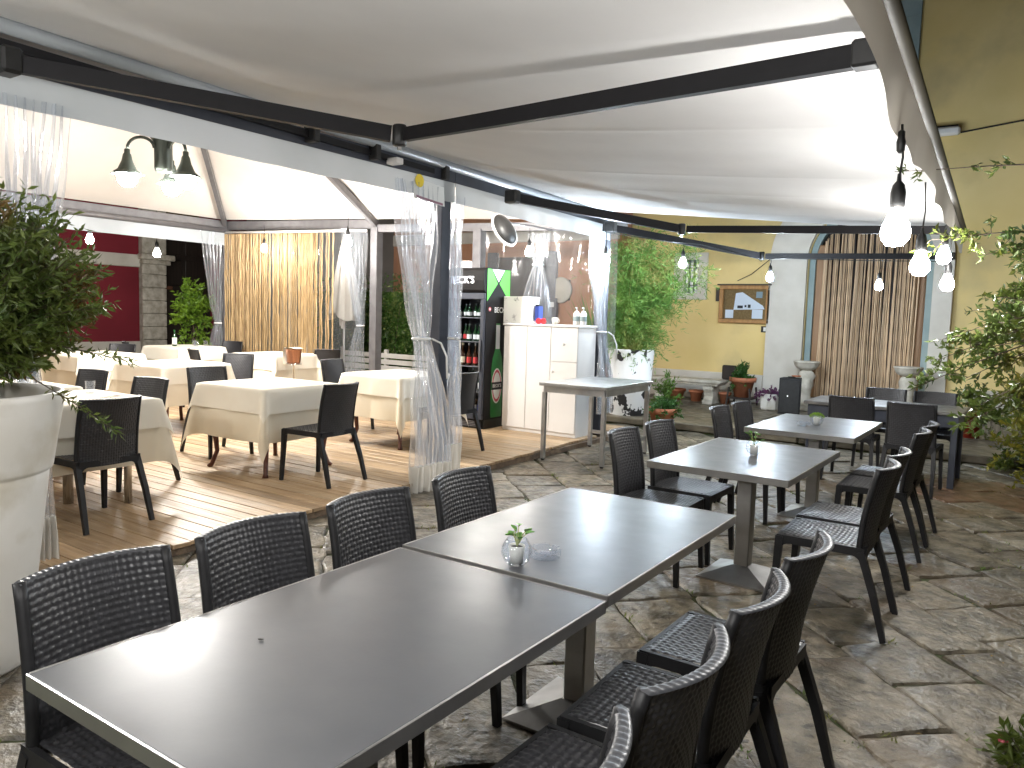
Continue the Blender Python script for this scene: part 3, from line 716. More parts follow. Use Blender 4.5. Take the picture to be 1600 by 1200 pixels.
arm((-4.30, 1.83, 2.725), (-3.035, 3.285, 2.54), (-.52, 2.66, 2.40), aw)
arm((-4.33, 6.30, 2.70), (-3.28, 8.02, 2.54), (-.72, 7.75, 2.41), aw)
for y in (3.9, 4.55, 5.45):
    p = roll(y); obj('wall_bracket', MB().box(p.x-.07, p.x+.05, y-.03, y+.03, p.z-.17, p.z-.05, .008), 'black_plastic', aw)
p = roll(4.75); obj('wall_bracket', MB().box(p.x-.02, p.x+.10, 4.71, 4.79, p.z-.17, p.z-.12, .006), 'white_paint', aw)
a3 = thing('bare_awning', 'bare dark awning arm without fabric reaching past the bamboo towards the doorway', 'awning', (0, 0, 0))
arm((-4.45, 8.62, 2.665), (-3.34, 11.14, 2.50), (-.95, 10.7, 2.42), a3)
obj('mount', MB().add(*bar((-4.6, 8.62, 2.67), (-4.45, 8.62, 2.67), .06, .1)), 'black_plastic', a3)

# ---- bulbs on strings
mb = MB(); mb.lathe([(0, -.155), (.028, -.150), (.045, -.128), (.05, -.105), (.045, -.08), (.03, -.05), (.022, -.02), (.02, 0)], 14); BULB = {}
for k in ('bulb_cold', 'bulb_neutral', 'bulb_pav_small', 'bulb_far'): BULB[k] = mb.mesh('bulb', True, k)
SOCK = MB().lathe([(.022, -.03), (.026, 0), (.026, .035), (.02, .06), (.008, .075), (.006, .1)], 12).mesh('socket', True, 'black_plastic')
def bulb(x, y, z, top, label, kind='bulb_cold', scale=1., group=None, plug=False):
    t = thing('hanging_bulb', label, 'light bulb', (x, y, z), 0, group)
    b = obj('bulb', BULB[kind], kind, t, loc=(0, 0, .1)); s_ = obj('socket', SOCK, 'black_plastic', t, loc=(0, 0, .1))
    b.scale = s_.scale = (scale,)*3
    h = top-z
    if h > .2: obj('wire', MB().tube([(0, 0, .18), (.006, .004, .18+(h-.18)*.4), (-.003, .002, h)], .0045, 6), 'black_plastic', t, True)
    if plug: obj('plug', MB().lathe([(.006, 0), (.014, .01), (.016, .04), (.012, .055), (.012, .075), (.006, .08)], 8, (-.003, .002, h-.10)), 'black_plastic', t, True)
    return t
bulb(-.45, 3.06, 1.90, 2.27, 'nearest big lit bulb hanging on a black cord from the awning edge', 'bulb_neutral', scale=1.0, plug=True)
bulb(-.55, 4.62, 1.886, 2.32, 'lit bulb on the awning edge, second nearest, beside the shrub branches', 'bulb_neutral')
bulb(-.62, 6.48, 2.08, 2.34, 'upper lit bulb of the bright cluster against the shrub', 'bulb_neutral')
bulb(-.62, 6.87, 1.90, 2.34, 'lower lit bulb of the bright cluster against the shrub', 'bulb_neutral')
bulb(-1.74, 10.85, 2.07, 2.42, 'lit bulb hanging in front of the doorway curtain')
bulb(-3.18, 11.05, 2.19, 2.46, 'lit bulb hanging in front of the white door surround')
bulb(-3.95, 9.75, 2.30, 2.56, 'lit bulb hanging beside the barred window')
bulb(-4.40, 8.42, 2.24, 2.60, 'lit bulb hanging at the far front post of the pavilion')
bulb(-.40, .45, 1.98, 2.30, 'added fill bulb on the awning edge above the nearest chairs', 'bulb_neutral', 1.3, group='bulbs out of view')  # unseen bulb added to lift the foreground light
bulb(-.34, -.95, 1.95, 2.30, 'added fill bulb on the awning edge behind the viewer', 'bulb_neutral', 1.4, group='bulbs out of view')  # added behind the camera to brighten the near awning and tables
bulb(-4.1, -.55, 2.2, 2.8, 'added fill bulb near the pavilion corner behind the viewer', 'bulb_neutral', 1.55, group='bulbs out of view')  # added out of sight to light the left side of the awning
bulb(-17.5, 9.02, 3.0, 4.2, 'lit bulb hanging in front of the red wall, left one of two', 'bulb_far', 1.7)
bulb(-18.5, 11.2, 2.9, 4.2, 'lit bulb hanging next to the stone pilaster', 'bulb_far', 1.7)
bulb(-5.85, 8.95, 2.42, 2.75, 'lit bulb glaring above the white cabinet', 'bulb_pav_small')
bulb(-11.0, 8.6, 2.55, 2.95, 'lit bulb behind the reed curtain tables', 'bulb_pav_small', group='bulbs out of view')
bulb(-10.75, 10.2, 2.72, 3.1, 'lit bulb above the folded parasol', 'bulb_far')
bulb(-1.9, -1.45, 2.1, 2.6, 'added fill bulb under the awning behind the viewer', 'bulb_neutral', 1.5, group='bulbs out of view')  # another unseen bulb, added for more light under the awning
for k, (x, y) in enumerate(((-6.6, 1.1), (-7.4, 1.9), (-5.3, 7.2), (-9.2, 8.8))):  # all but the last are added out of sight to spread the pavilion light
    bulb(x, y, 2.66 if k == 3 else (2.87 if k == 0 else 2.98), 3.15, ('added fill bulb behind the pelmet above the left cloth table', 'added fill bulb at the near end of the pavilion left of the view', 'added fill bulb behind the pelmet before the fridge', 'lit bulb glaring before the top of the folded parasol')[k], 'bulb_pav_small', 1.25, group='bulbs out of view')
# wire along the arm
tag(obj('light_wire', MB().tube([(-4.45, 8.65, 2.60), (-4.1, 9.4, 2.57), (-3.8, 9.95, 2.565), (-3.35, 11.1, 2.45), (-3.0, 11.06, 2.455), (-2.0, 10.9, 2.40), (-1.0, 10.7, 2.36)], .005, 6), 'black_plastic', None, True), 'thin light cable tied along the bare awning arm', 'cable')
# ================================================================== woven chairs
def weave(a, b):
    ia, ib = floor(a+1e-6), floor(b+1e-6); fa, fb = a-ia, b-ib
    if (ia+ib) % 2 == 0: return (1-abs(2*fa-1)**2.6)*(.35+.65*sin(pi*fb))
    return (1-abs(2*fb-1)**2.6)*(.35+.65*sin(pi*fa))*.8
def back_pt(u, v):
    """u -1..1 across, v 0..1 up"""
    hw = lerp(.212, .205, v)
    y = -.198 - .012*v - .082*v**1.7 + (.030+.034*v)*u*u
    return Vector((hw*u, y, lerp(.405, .855, v)))
def make_chair():
    parts = {}
    NU, NV = 22, 25
    mb = MB()
    def face(sgn):
        def fn(s_, t):
            u = (2*s_-1)*.93; v = t; p = back_pt(u, v); h = weave(s_*NU, t*NV)*.0042
            return (p.x, p.y + sgn*(.007+h), p.z)
        return fn
    mb.grid(face(1), NU*4, NV*4); mb.grid(face(-1), NU*4, NV*4, True)
    parts['backrest'] = (mb.mesh('backrest', True, 'resin'), 'resin')
    mb = MB()                                     # ribbed top edge
    def top(s_, t):
        u = 2*s_-1; p = back_pt(u, 1.); a = t*pi; rib = .003*abs(sin(s_*pi*22))
        return (p.x, p.y + cos(a)*(.0165), p.z - .004 + sin(a)*(.005+rib))
    mb.grid(top, 88, 6); parts['top_rail'] = (mb.mesh('top_rail', True, 'resin_grey'), 'resin_grey')
    for s_ in (-1, 1):                            # side stiles of the back
        mb = MB().tube([tuple(back_pt(s_*.965, v/10)) for v in range(11)], [.016]*11, 8, flat=1.)
        parts['back_stile' + ' '*(s_+1)] = (mb.mesh('back_stile', True, 'resin_frame'), 'resin_frame')
    mb = MB(); NS = 18
    def seat(s_, t):
        u, v = 2*s_-1, 2*t-1; h = weave(s_*NS, t*NS)*.0052
        hw = lerp(.205, .212, t)
        z = .452 - .012*(1-u*u)*(1-v*v) - .012*max(0, t-.88)/.12*max(0, t-.88)/.12
        return (hw*u*.95, lerp(-.195, .232, t), z+h)
    mb.grid(seat, NS*4, NS*4); parts['seat'] = (mb.mesh('seat', True, 'resin'), 'resin')
    mb = MB()                                     # apron with rounded brackets
    def apron(L, ztop, d, rr):
        pts = [(-L, ztop), (L, ztop), (L, ztop-d-rr)]
        pts += [(L-.012-rr+rr*cos(a), ztop-d-rr+rr*sin(a)) for a in [pi/2*i/5 for i in range(6)]]
        pts += [(-L+.012+rr-rr*sin(a), ztop-d-rr+rr*cos(a)) for a in [pi/2*i/5 for i in range(6)]]
        return pts + [(-L, ztop-d-rr)]
    for s_ in (-1, 1):
        mb.prism([(x+.018, z) for x, z in apron(.215, .452, .042, .055)], s_*.212-.009, s_*.212+.009, 'x')
    mb.prism(apron(.21, .448, .042, .055), .222, .238, 'y'); mb.prism(apron(.205, .448, .04, .05), -.205, -.19, 'y')
    parts['seat_frame'] = (mb.mesh('seat_frame', False, 'resin_frame'), 'resin_frame')
    legs = []
    for s_ in (-1, 1):
        legs.append(MB().tube([(s_*.222, .243, 0), (s_*.214, .228, .25), (s_*.207, .220, .445)], [.0135, .0165, .019], 4, sq=True).mesh('leg', False, 'resin_frame'))
        legs.append(MB().tube([(s_*.228, -.310, 0), (s_*.219, -.250, .22), (s_*.206, -.178, .43)], [.0135, .0165, .0175], 4, sq=True).mesh('leg', False, 'resin_frame'))
    return parts, legs
CH_PARTS, CH_LEGS = make_chair()
for me in list(CH_LEGS)+[p[0] for p in CH_PARTS.values()]:
    import bmesh as _b
    bm = _b.new(); bm.from_mesh(me); _b.ops.recalc_face_normals(bm, faces=bm.faces); bm.to_mesh(me); bm.free()
def chair(x, y, rz, label, group, z=0.):
    t = thing('woven_chair', label, 'chair', (x, y, z), rz, group)
    for n_, (me, mt) in CH_PARTS.items(): obj(n_.strip(), me, mt, t)
    for me in CH_LEGS: obj('leg', me, 'resin_frame', t)
    return t
E_, W_, N_, S_ = -pi/2, pi/2, 0, pi            # direction the sitter faces: +X, -X, +Y, -Y
GO = 'black woven chairs around the steel tables'; GP = 'black woven chairs on the pavilion deck'
XL, XR = -1.845, -.80
for y, a, lb in ((1.08, .02, 'black woven chair at the nearest table, front left corner of the photo'),
              (1.585, .0, 'second black woven chair from the front on the left of the long table row'),
              (2.11, -.02, 'third black woven chair from the front on the left of the long table row'),
              (2.70, .04, 'fourth left chair, beside the table with the ashtray and the curtain hem')):
    chair(XL, y, E_+a, lb, GO)
for y, a, lb in ((1.03, .03, 'black woven chair cut off by the bottom edge, nearest on the right row'),
              (1.53, -.02, 'second black woven chair on the right row, at the nearest table'),
              (2.03, .03, 'third black woven chair on the right row, at the joint of two tables'),
              (2.56, -.01, 'fourth black woven chair on the right row, tucked at the ashtray table')):
    chair(XR, y, W_+a, lb, GO)
chair(-1.90, 4.43, E_+.03, 'left chair with bluish sheen at the third table, nearer of its pair', GO)
chair(-1.89, 4.96, E_-.02, 'left chair at the third table, further of its pair', GO)
chair(-.84, 4.34, W_+.02, 'right chair at the third table, nearer of its pair, standing free on the paving', GO)
chair(-.85, 4.84, W_-.03, 'right chair at the third table, further of its pair', GO)
chair(-1.90, 6.22, E_+.03, 'left chair at the fourth table, nearer of its pair', GO)
chair(-1.88, 6.70, E_-.02, 'left chair at the fourth table, further of its pair', GO)
chair(-.86, 5.92, W_+.02, 'right chair at the fourth table, nearer of its pair', GO)
chair(-.86, 6.42, W_-.02, 'right chair at the fourth table, further of its pair', GO)
chair(-1.50, 8.46, N_+.02, 'chair with its back to us at the last dark table, left one', GO)
chair(-.92, 8.24, N_-.05, 'chair with its back to us at the last dark table, right one', GO)
chair(-1.39, 9.42, S_, 'far side chair at the last dark table in front of the doorway, left one', GO)
chair(-.88, 9.36, S_+.05, 'far side chair at the last dark table in front of the doorway, right one', GO)
# pavilion chairs
chair(-5.235, 2.69, W_+.05, 'black chair with its back to us beside the large white planter', GP, DZ)
chair(-6.12, 3.43, S_+.12, 'black chair behind the left cloth table, nearer one', GP, DZ)
chair(-7.15, 3.48, S_+.1, 'black chair behind the left cloth table, further one partly behind leaves', GP, DZ)
chair(-5.08, 4.57, W_+.08, 'black chair with its back to us at the centre cloth table', GP, DZ)
chair(-6.74, 4.72, E_-.1, 'black chair on the far side of the centre cloth table', GP, DZ)
chair(-8.62, 6.22, S_+.5, 'grey lit chair at the corner of the middle left cloth table', GP, DZ)
chair(-9.85, 6.76, N_-.3, 'dark chair between the middle left table and the reed curtain table', GP, DZ)
chair(-11.85, 8.42, S_+.3, 'chair at the far table below the left corner curtain', GP, DZ)
chair(-12.1, 7.05, N_-.4, 'dark chair left of the far table with the oil bottle', GP, DZ)
chair(-11.4, 6.2, S_+.5, 'grey chair in front of the red wall', GP, DZ)
chair(-9.35, 8.42, W_-.35, 'chair right of the ice bucket in front of the reed curtain', GP, DZ)
chair(-7.02, 6.72, E_+.15, 'chair on the far side of the right cloth table below the parasol', GP, DZ)
chair(-5.22, 6.50, W_-.12, 'chair half hidden by the clear curtain in front of the fridge', GP, DZ)

# ================================================================== steel tables
def steel_table(x, y, a, label, L=1.2, Wd=.8):
    t = thing('steel_table', label, 'table', (x, y, 0), -a, 'steel topped tables in a row')
    obj('table_top', MB().box(-Wd/2+.004, Wd/2-.004, -L/2+.004, L/2-.004, .722, .750, .003), 'steel_top', t)
    for (x0, x1, y0, y1) in ((-Wd/2, Wd/2, -L/2, -L/2+.006), (-Wd/2, Wd/2, L/2-.006, L/2), (-Wd/2, -Wd/2+.006, -L/2+.0065, L/2-.0065), (Wd/2-.006, Wd/2, -L/2+.0065, L/2-.0065)):
        obj('edge_band', MB().box(x0, x1, y0, y1, .712, .7515, .0025), 'steel_edge', t)
    obj('column', MB().box(-.045, .045, -.045, .045, .055, .70, .006), 'steel', t)
    obj('top_plate', MB().box(-.2, .2, -.2, .2, .700, .712, .002), 'steel_dark', t)
    b = MB(); h = .215
    b.add([(-h, -h, 0), (h, -h, 0), (h, h, 0), (-h, h, 0), (-h, -h, .012), (h, -h, .012), (h, h, .012), (-h, h, .012), (-.05, -.05, .075), (.05, -.05, .075), (.05, .05, .075), (-.05, .05, .075)],
          [(0, 3, 2, 1), (0, 1, 5, 4), (1, 2, 6, 5), (2, 3, 7, 6), (3, 0, 4, 7), (4, 5, 9, 8), (5, 6, 10, 9), (6, 7, 11, 10), (7, 4, 8, 11), (8, 9, 10, 11)])
    obj('base', b, 'steel', t)
    return t
steel_table(-1.373, 1.357, .001, 'nearest long steel table filling the bottom of the photo')
steel_table(-1.392, 2.585, -.008, 'second steel table carrying the vase and ashtray')
steel_table(-1.408, 4.677, .008, 'third steel table standing alone with a single vase')
steel_table(-1.44, 6.545, .002, 'fourth steel table with the round green plant')
lt = thing('dark_table', 'long dark table with grey top nearest the doorway', 'table', (-1.28, 8.92, 0))
obj('table_top', MB().box(-.74, .74, -.4, .4, .715, .75, .006), 'steel_dark', lt)
obj('apron', MB().box(-.70, .70, -.37, .37, .60, .714), 'alu', lt)
for x in (-.67, .67):
    for y in (-.34, .34): obj('leg', MB().box(x-.03, x+.03, y-.03, y+.03, 0, .60, .004), 'alu', lt)
# stainless prep table
st = thing('prep_table', 'stainless steel kitchen table standing at the deck edge', 'table', (-4.03, 7.66, 0), .03)
obj('table_top', MB().box(-.40, .40, -.62, .62, .815, .85, .003), 'steel', st)
for b_ in ((-.36, .36, -.585, -.56), (-.36, .36, .56, .585), (-.375, -.35, -.555, .555), (.35, .375, -.555, .555)): obj('rail', MB().box(*b_, .745, .814), 'steel', st)
for x in (-.355, .355):
    for y in (-.565, .565):
        lg = obj('leg', MB().box(x-.022, x+.022, y-.022, y+.022, .02, .745, .002), 'steel', st); obj('foot', MB().lathe([(.018, 0), (.02, .02)], 8, (x, y, 0)), 'black_plastic', lg)
obj('crossbar', MB().box(.345, .365, -.54, .54, .17, .21), 'steel', st); obj('crossbar', MB().box(-.335, .335, .555, .575, .17, .21), 'steel', st)
# vases and ashtrays
def leafy(mb, c, n, L, w, r, tilt=.5, h=(.05, .09), disc=False):
    st_ = MB()
    for k in range(n):
        a = 2*pi*k/n + r.uniform(-.4, .4); R_ = r.uniform(.015, .05); z = c[2]+r.uniform(*h)
        p = (c[0]+cos(a)*R_, c[1]+sin(a)*R_, z)
        st_.tube([(c[0], c[1], c[2]), (c[0]+cos(a)*R_*.5, c[1]+sin(a)*R_*.5, (c[2]+z)/2+.01), p], .0014, 5)
        mb.append((p, (cos(a), sin(a), r.uniform(-.3, tilt)), L*r.uniform(.8, 1.2), w*r.uniform(.8, 1.2)))
    return st_
def vase(x, y, label, kind, seed):
    r = random.Random(seed); t = thing('glass_vase', label, 'vase', (x, y, .7515), r.uniform(0, 6))
    obj('bowl', MB().lathe([(.0, .0), (.026, .0), (.042, .016), (.052, .04), (.049, .062), (.036, .082), (.033, .086), (.0305, .085), (.0455, .062), (.048, .04), (.039, .019), (.024, .005), (.0, .004)], 28), 'glass', t, True)
    obj('inner_pot', MB().lathe([(0, .006), (.021, .006), (.027, .062), (.0265, .064), (.024, .058), (0, .056)], 20), 'cup', t, True)
    obj('soil', MB().lathe([(0, .0575), (.0238, .0575), (0, .0605)], 12), 'earth', t)
    if kind == 'leaves':
        lv = []; st_ = leafy(lv, (0, 0, .058), 8, .036, .022, r, .5, (.03, .078)); obj('stem', st_, 'cane_stem', t)
        for p, d, L, w in lv:
            mb = MB(); d = Vector(d).normalized(); x_ = d.cross(Vector((0, 0, 1))).normalized(); n_ = x_.cross(d); p = Vector(p)-d*L*.35
            prof = [(0, 0), (.25, .8), (.5, 1), (.75, .75), (1, 0)]; vs_ = []
            for s_, q in prof: vs_ += [tuple(p+d*L*s_-x_*w*.5*q+n_*.004*q), tuple(p+d*L*s_-n_*.003), tuple(p+d*L*s_+x_*w*.5*q+n_*.004*q)]
            mb.add(vs_, [f for i in range(4) for f in ((i*3, i*3+1, i*3+4, i*3+3), (i*3+1, i*3+2, i*3+5, i*3+4))]); obj('leaf', mb, 'leaf_vase', t, True, fix=False)
    else:
        mb = MB(); 
        for k in range(500):
            d = rv(r); d.z = abs(d.z)*.9+.05; p = Vector((0, 0, .062))+Vector((d.x*.05, d.y*.05, d.z*.034)); mb.leaf(p, d+rv(r, .4), .012, .006)
        obj('foliage', mb, 'leaf_lime', t, fix=False); obj('stem', MB().tube([(0, 0, .055), (.004, 0, .09)], .002, 5), 'cane_stem', t)
    return t
vase(-1.357, 2.06, 'round glass vase with broad leaves on the second table next to the ashtray', 'leaves', 1)
vase(-1.392, 4.72, 'round glass vase with leafy plant on the third table', 'leaves', 5)
vase(-1.43, 6.50, 'round glass vase with fluffy light green plant on the fourth table', 'moss', 3)
def ashtray(x, y, label):
    t = thing('ashtray', label, 'ashtray', (x, y, .7515)); n = 48; mb = MB()
    prof = [(0, 0), (.048, 0), (.053, .004), (.054, .03), (.050, .034), (.041, .033), (.037, .012), (0, .009)]
    vs_, fs = [], []
    for i, (r_, z) in enumerate(prof):
        for k in range(n):
            a = 2*pi*k/n; cut = .010 if (i in (3, 4, 5) and k % 12 in (0, 1)) else 0; rr = r_ + (.0012*(k % 2) if i in (2, 3) else 0)
            vs_.append((rr*cos(a), rr*sin(a), z-cut))
    for i in range(len(prof)-1):
        for k in range(n): fs.append((i*n+k, i*n+(k+1) % n, (i+1)*n+(k+1) % n, (i+1)*n+k))
    mb.add(vs_, fs); obj('dish', mb, 'glass', t)
    return t
ashtray(-1.325, 2.185, 'cut glass ashtray beside the vase on the second table'); ashtray(-1.50, 6.39, 'cut glass ashtray on the fourth table')
# ================================================================== cloth tables in the pavilion
def drape(s, ov, zt, seed, n=44, off=0.):
    r = random.Random(seed); ph = [r.uniform(0, 6.28) for _ in range(8)]; c = s+ov
    def fn(u, v):
        x, y = (2*u-1)*c, (2*v-1)*c; sx, sy = (1 if x > 0 else -1), (1 if y > 0 else -1)
        dx, dy = max(0, abs(x)-s), max(0, abs(y)-s)
        if dx == 0 and dy == 0: return (x, y, zt)
        rd = sqrt(dx*dx+dy*dy)
        bend = min(rd, .015); flare = .022*min(1, rd/.3)
        if dx > 0 and dy > 0:
            th = atan2(dy, dx); q = sin(2*th); k = (bend + flare + off) ; ext = q*rd*.24
            px = s + (k*cos(th)) + ext*cos(th)*.9; py = s + (k*sin(th)) + ext*sin(th)*.9
            drop = rd*(1-.07*q)
            return (sx*px, sy*py, zt-drop+.004)
        wav = .008*rd/.3*sin((y if dx > 0 else x)*11+ph[(sx+1)+(0 if dx > 0 else 1)])
        k = bend+off+flare*.6+wav
        if dx > 0: return (sx*(s+k), y, zt-dx+.004)
        return (x, sy*(s+k), zt-dy+.004)
    return MB().grid(fn, n, n)
def cloth_table(x, y, rz, label, clab, olab, seed, s=.43, legs='wood', ov=.47, ov2=.22):
    t = thing('dining_table', label, 'table', (x, y, DZ), rz, 'cloth covered tables on the deck')
    obj('table_top', MB().box(-s+.01, s-.01, -s+.01, s-.01, .745, .775, .004), 'mahogany', t)
    obj('apron', MB().box(-s+.05, s-.05, -s+.05, s-.05, .66, .745), 'mahogany', t)
    if legs == 'wood':
        for sx in (-1, 1):
            for sy in (-1, 1):
                k = s-.075; pts = [(sx*k, sy*k, .745), (sx*(k+.012), sy*(k+.012), .6), (sx*(k-.005), sy*(k-.005), .35), (sx*(k-.02), sy*(k-.02), .15), (sx*(k+.012), sy*(k+.012), .03), (sx*(k+.03), sy*(k+.03), 0)]
                obj('leg', MB().tube(pts, [.038, .04, .03, .022, .021, .028], 6), 'mahogany', t, True)
    else:
        obj('leg', MB().tube([(0, 0, 0), (0, 0, .745)], .035, 14), 'chrome', t, True); obj('leg', MB().tube([(.3, .28, 0), (.3, .28, .745)], .028, 12), 'chrome', t, True)
    for kind, o_, zz, mt, lb, nm in (('u', ov, .779, 'cloth_under', clab, 'tablecloth'), ('o', ov2, .785, 'cloth', olab, 'overlay_cloth')):
        c = obj(nm, drape(s, o_, zz, seed+(5 if kind == 'o' else 0), off=.002 if kind == 'u' else .022), mt, None, True, loc=(x, y, DZ), rot=(0, 0, rz), fix=False)
        tag(c, lb, 'tablecloth', 'cream undercloths on the deck tables' if kind == 'u' else 'cream overlay cloths on the deck tables')
    return t
TB = [(-5.86, 4.66, .03, 'centre of the deck', 1, 'wood'), (-5.93, 6.50, -.03, 'right of the deck', 2, 'wood'), (-5.80, 2.80, .02, 'left behind the planter', 3, 'chrome'),
      (-8.62, 5.42, .06, 'middle left of the deck', 4, 'wood'), (-11.95, 7.72, .1, 'far corner with oil bottle', 5, 'wood'), (-9.62, 7.72, .1, 'front of the reed curtain', 6, 'wood'), (-10.72, 5.55, .05, 'back before the red wall', 7, 'wood'),
      (-6.95, 2.80, .02, 'left edge behind the shrub', 8, 'wood')]
for x, y, a, w, sd, lg in TB:
    cloth_table(x, y, a, 'wooden dining table under cream cloths, ' + w, 'long cream undercloth on the table at the ' + w, 'short cream overlay cloth on the table at the ' + w, sd*10, legs=lg)
ZT = DZ+.789
# things on cloth tables
ob = thing('oil_bottle', 'small green oil bottle with pale label on the far corner table', 'bottle', (-11.9, 7.5, ZT))
obj('glass', MB().lathe([(0, 0), (.035, 0), (.037, .01), (.037, .15), (.014, .2), (.012, .25), (.016, .255), (.016, .27), (0, .272)], 14), 'g_green', ob, True); obj('label', MB().lathe([(.0375, .03), (.0375, .14)], 14, cap=False), 'label_white', ob)
def wineglass(x, y, lb, up=False):
    t = thing('drinking_glass', lb, 'glass', (x, y, ZT), 0, 'glasses on the deck tables')
    obj('cup', MB().lathe([(.0, .0), (.03, .0), (.036, .09), (.0345, .09), (.0285, .005), (0, .004)], 16), 'glass', t, True)
for k, (x, y) in enumerate(((-11.75, 7.8), (-11.7, 7.95), (-11.95, 7.9))): wineglass(x, y, 'drinking glass beside the oil bottle on the far corner table, ' + ('nearest', 'furthest right', 'rearmost')[k])
for k, (x, y) in enumerate(((-6.35, 2.75), (-5.95, 3.05), (-6.1, 2.7))): wineglass(x, y, 'drinking glass on the left cloth table behind the planter, ' + ('leftmost', 'rightmost', 'middle one')[k])
def cutlery(x, y, rz, lb):
    t = thing('cutlery', lb, 'cutlery', (x, y, ZT), rz, 'cutlery on the left cloth table')
    obj('fork', MB().box(-.012, -.004, -.1, .06, .0, .003).box(-.02, .004, .06, .11, 0, .003), 'chrome', t); obj('knife', MB().box(.03, .045, -.02, .1, 0, .003).box(.033, .041, -.11, -.02, 0, .005), 'chrome', t)
cutlery(-5.6, 3.0, .3, 'fork and knife on the left cloth table, near its right corner'); cutlery(-5.62, 2.55, 1.5, 'fork and knife on the left cloth table, near the planter')
# ice bucket on its stand
ib = thing('ice_bucket', 'copper coloured ice bucket on a thin stand with white napkin', 'ice bucket', (-8.95, 7.52, DZ))
obj('bucket', MB().lathe([(0, .66), (.085, .66), (.10, .70), (.115, .88), (.12, .885), (.11, .885), (.095, .70), (0, .68)], 20), 'copper', ib, True)
obj('ring', MB().tube([(.108*cos(a), .108*sin(a), .67) for a in [2*pi*i/20 for i in range(21)]], .008, 6), 'chrome', ib, True)
obj('stand', MB().lathe([(0, 0), (.14, 0), (.14, .012), (.015, .03), (.012, .64), (.03, .66), (0, .66)], 16), 'chrome', ib, True)
obj('napkin', MB().grid(lambda u, v: (-.125-.02*sin(v*3)+.05*sin(v*pi)*u*0, -.08+.16*u, .895-.24*v+.01*sin(u*9)), 8, 8).grid(lambda u, v: (-.125+.245*v, -.08+.16*u, .897+.012*sin(v*pi)), 8, 8), 'napkin', ib, True)
# ================================================================== fridge
fd = thing('drinks_fridge', 'tall black glass door drinks fridge with lime green print', 'fridge', (-6.13, 7.93, DZ))
sh = MB(); sh.box(-.33, -.30, 0, .52, .12, 1.72); sh.box(.30, .33, 0, .52, .12, 2.06); sh.box(-.30, .30, .49, .52, .12, 2.06); sh.box(-.30, .30, .0, .49, .12, .20); sh.box(-.33, .2995, .02, .49, 1.74, 2.06)
obj('body', sh, 'fridge_black', fd); obj('plinth', MB().box(-.32, .32, .02, .5, 0, .119), 'black_plastic', fd)
gr = obj('grille', MB().box(-.3, .3, -.005, .019, .02, .11, .005), 'fridge_black', fd)
for i in range(4): obj('slat', MB().box(-.25, .25, -.012, -.006, .03+i*.02, .038+i*.02), 'alu_grey', gr)
obj('liner', MB().box(-.298, .298, .47, .488, .201, 1.73), 'fridge_inside', fd)
hd = obj('header', MB().prism([(-.015, 1.745), (-.045, 1.78), (-.055, 1.9), (-.045, 2.02), (-.01, 2.06), (.018, 2.06), (.018, 1.745)], -.33, .325, 'x'), 'fridge_black', fd)
text('sign_text', "BECK'S", .125, 'sign_lit', hd, (-.02, -.058, 1.90), (pi/2, 0, 0), .003)
df = MB(); df.box(-.33, .325, -.04, -.002, 1.66, 1.74, .006); df.box(-.33, .325, -.04, -.002, .125, .20, .006); df.box(-.33, -.27, -.04, -.002, .2005, 1.6595, .006); df.box(.265, .325, -.04, -.002, .2005, 1.6595, .006)
dor = obj('door', df, 'alu', fd); obj('pane', MB().box(-.2695, .2645, -.026, -.020, .201, 1.659), 'clear_pane', dor); obj('handle', MB().box(.275, .29, -.07, -.041, .75, 1.15, .004), 'alu_grey', dor)
for z in (.47, .80, 1.12, 1.43): obj('shelf', MB().box(-.297, .297, .03, .46, z-.012, z, .002), 'alu_grey', fd)
# print on the right side
X = .331
obj('green_print', MB().add([(X, .01, 2.05), (X, .01, 1.64), (X, .235, 1.87), (X, .10, 2.05)], [(0, 1, 2, 3)]).add([(X, .51, 2.05), (X, .51, 1.64), (X, .275, 1.87), (X, .40, 2.05)], [(0, 3, 2, 1)]), 'lime', fd, fix=False)
obj('grey_print', MB().add([(X, .11, 2.05), (X, .255, 1.885), (X, .39, 2.05)], [(0, 1, 2)]), 'silver_print', fd, fix=False)
text('side_text', "BECK'S", .10, 'label_white', fd, (X, .33, 1.53), (pi/2, 0, pi/2), .001)
obj('crest', MB().lathe([(0, 0), (.028, 0), (.028, .002), (0, .002)], 12), 'label_pink', fd, rot=(0, pi/2, 0), loc=(X, .075, 1.54)); obj('crest', MB().lathe([(0, 0), (.014, 0), (.014, .002), (0, .002)], 10), 'label_white', fd, rot=(0, pi/2, 0), loc=(X+.0015, .075, 1.54))
def bottle_profile(): return [(.0, .14), (.115, .14), (.125, .2), (.125, .78), (.10, .92), (.055, 1.02), (.045, 1.12), (.045, 1.36), (.0, 1.36)]
bp = bottle_profile(); C0_ = .27
obj('bottle_print', MB().add([(X, C0_-r_, z) for r_, z in bp]+[(X, C0_+r_, z) for r_, z in bp[::-1]], [tuple(range(2*len(bp)))]), 'bottle_print', fd, fix=False)
obj('neck_print', MB().add([(X+.001, C0_-.044, 1.03), (X+.001, C0_+.044, 1.03), (X+.001, C0_+.042, 1.34), (X+.001, C0_-.042, 1.34)], [(0, 1, 2, 3)]), 'silver_print', fd, fix=False)
def oval(rx, rz, x, mt, nm, zc=.55): return obj(nm, MB().add([(x, C0_+rx*cos(2*pi*i/28), zc+rz*sin(2*pi*i/28)) for i in range(28)], [tuple(range(28))]), mt, fd, fix=False)
oval(.112, .23, X+.001, 'label_white', 'oval_print'); oval(.10, .21, X+.002, 'label_pink', 'oval_print'); oval(.082, .175, X+.003, 'label_white', 'oval_print')
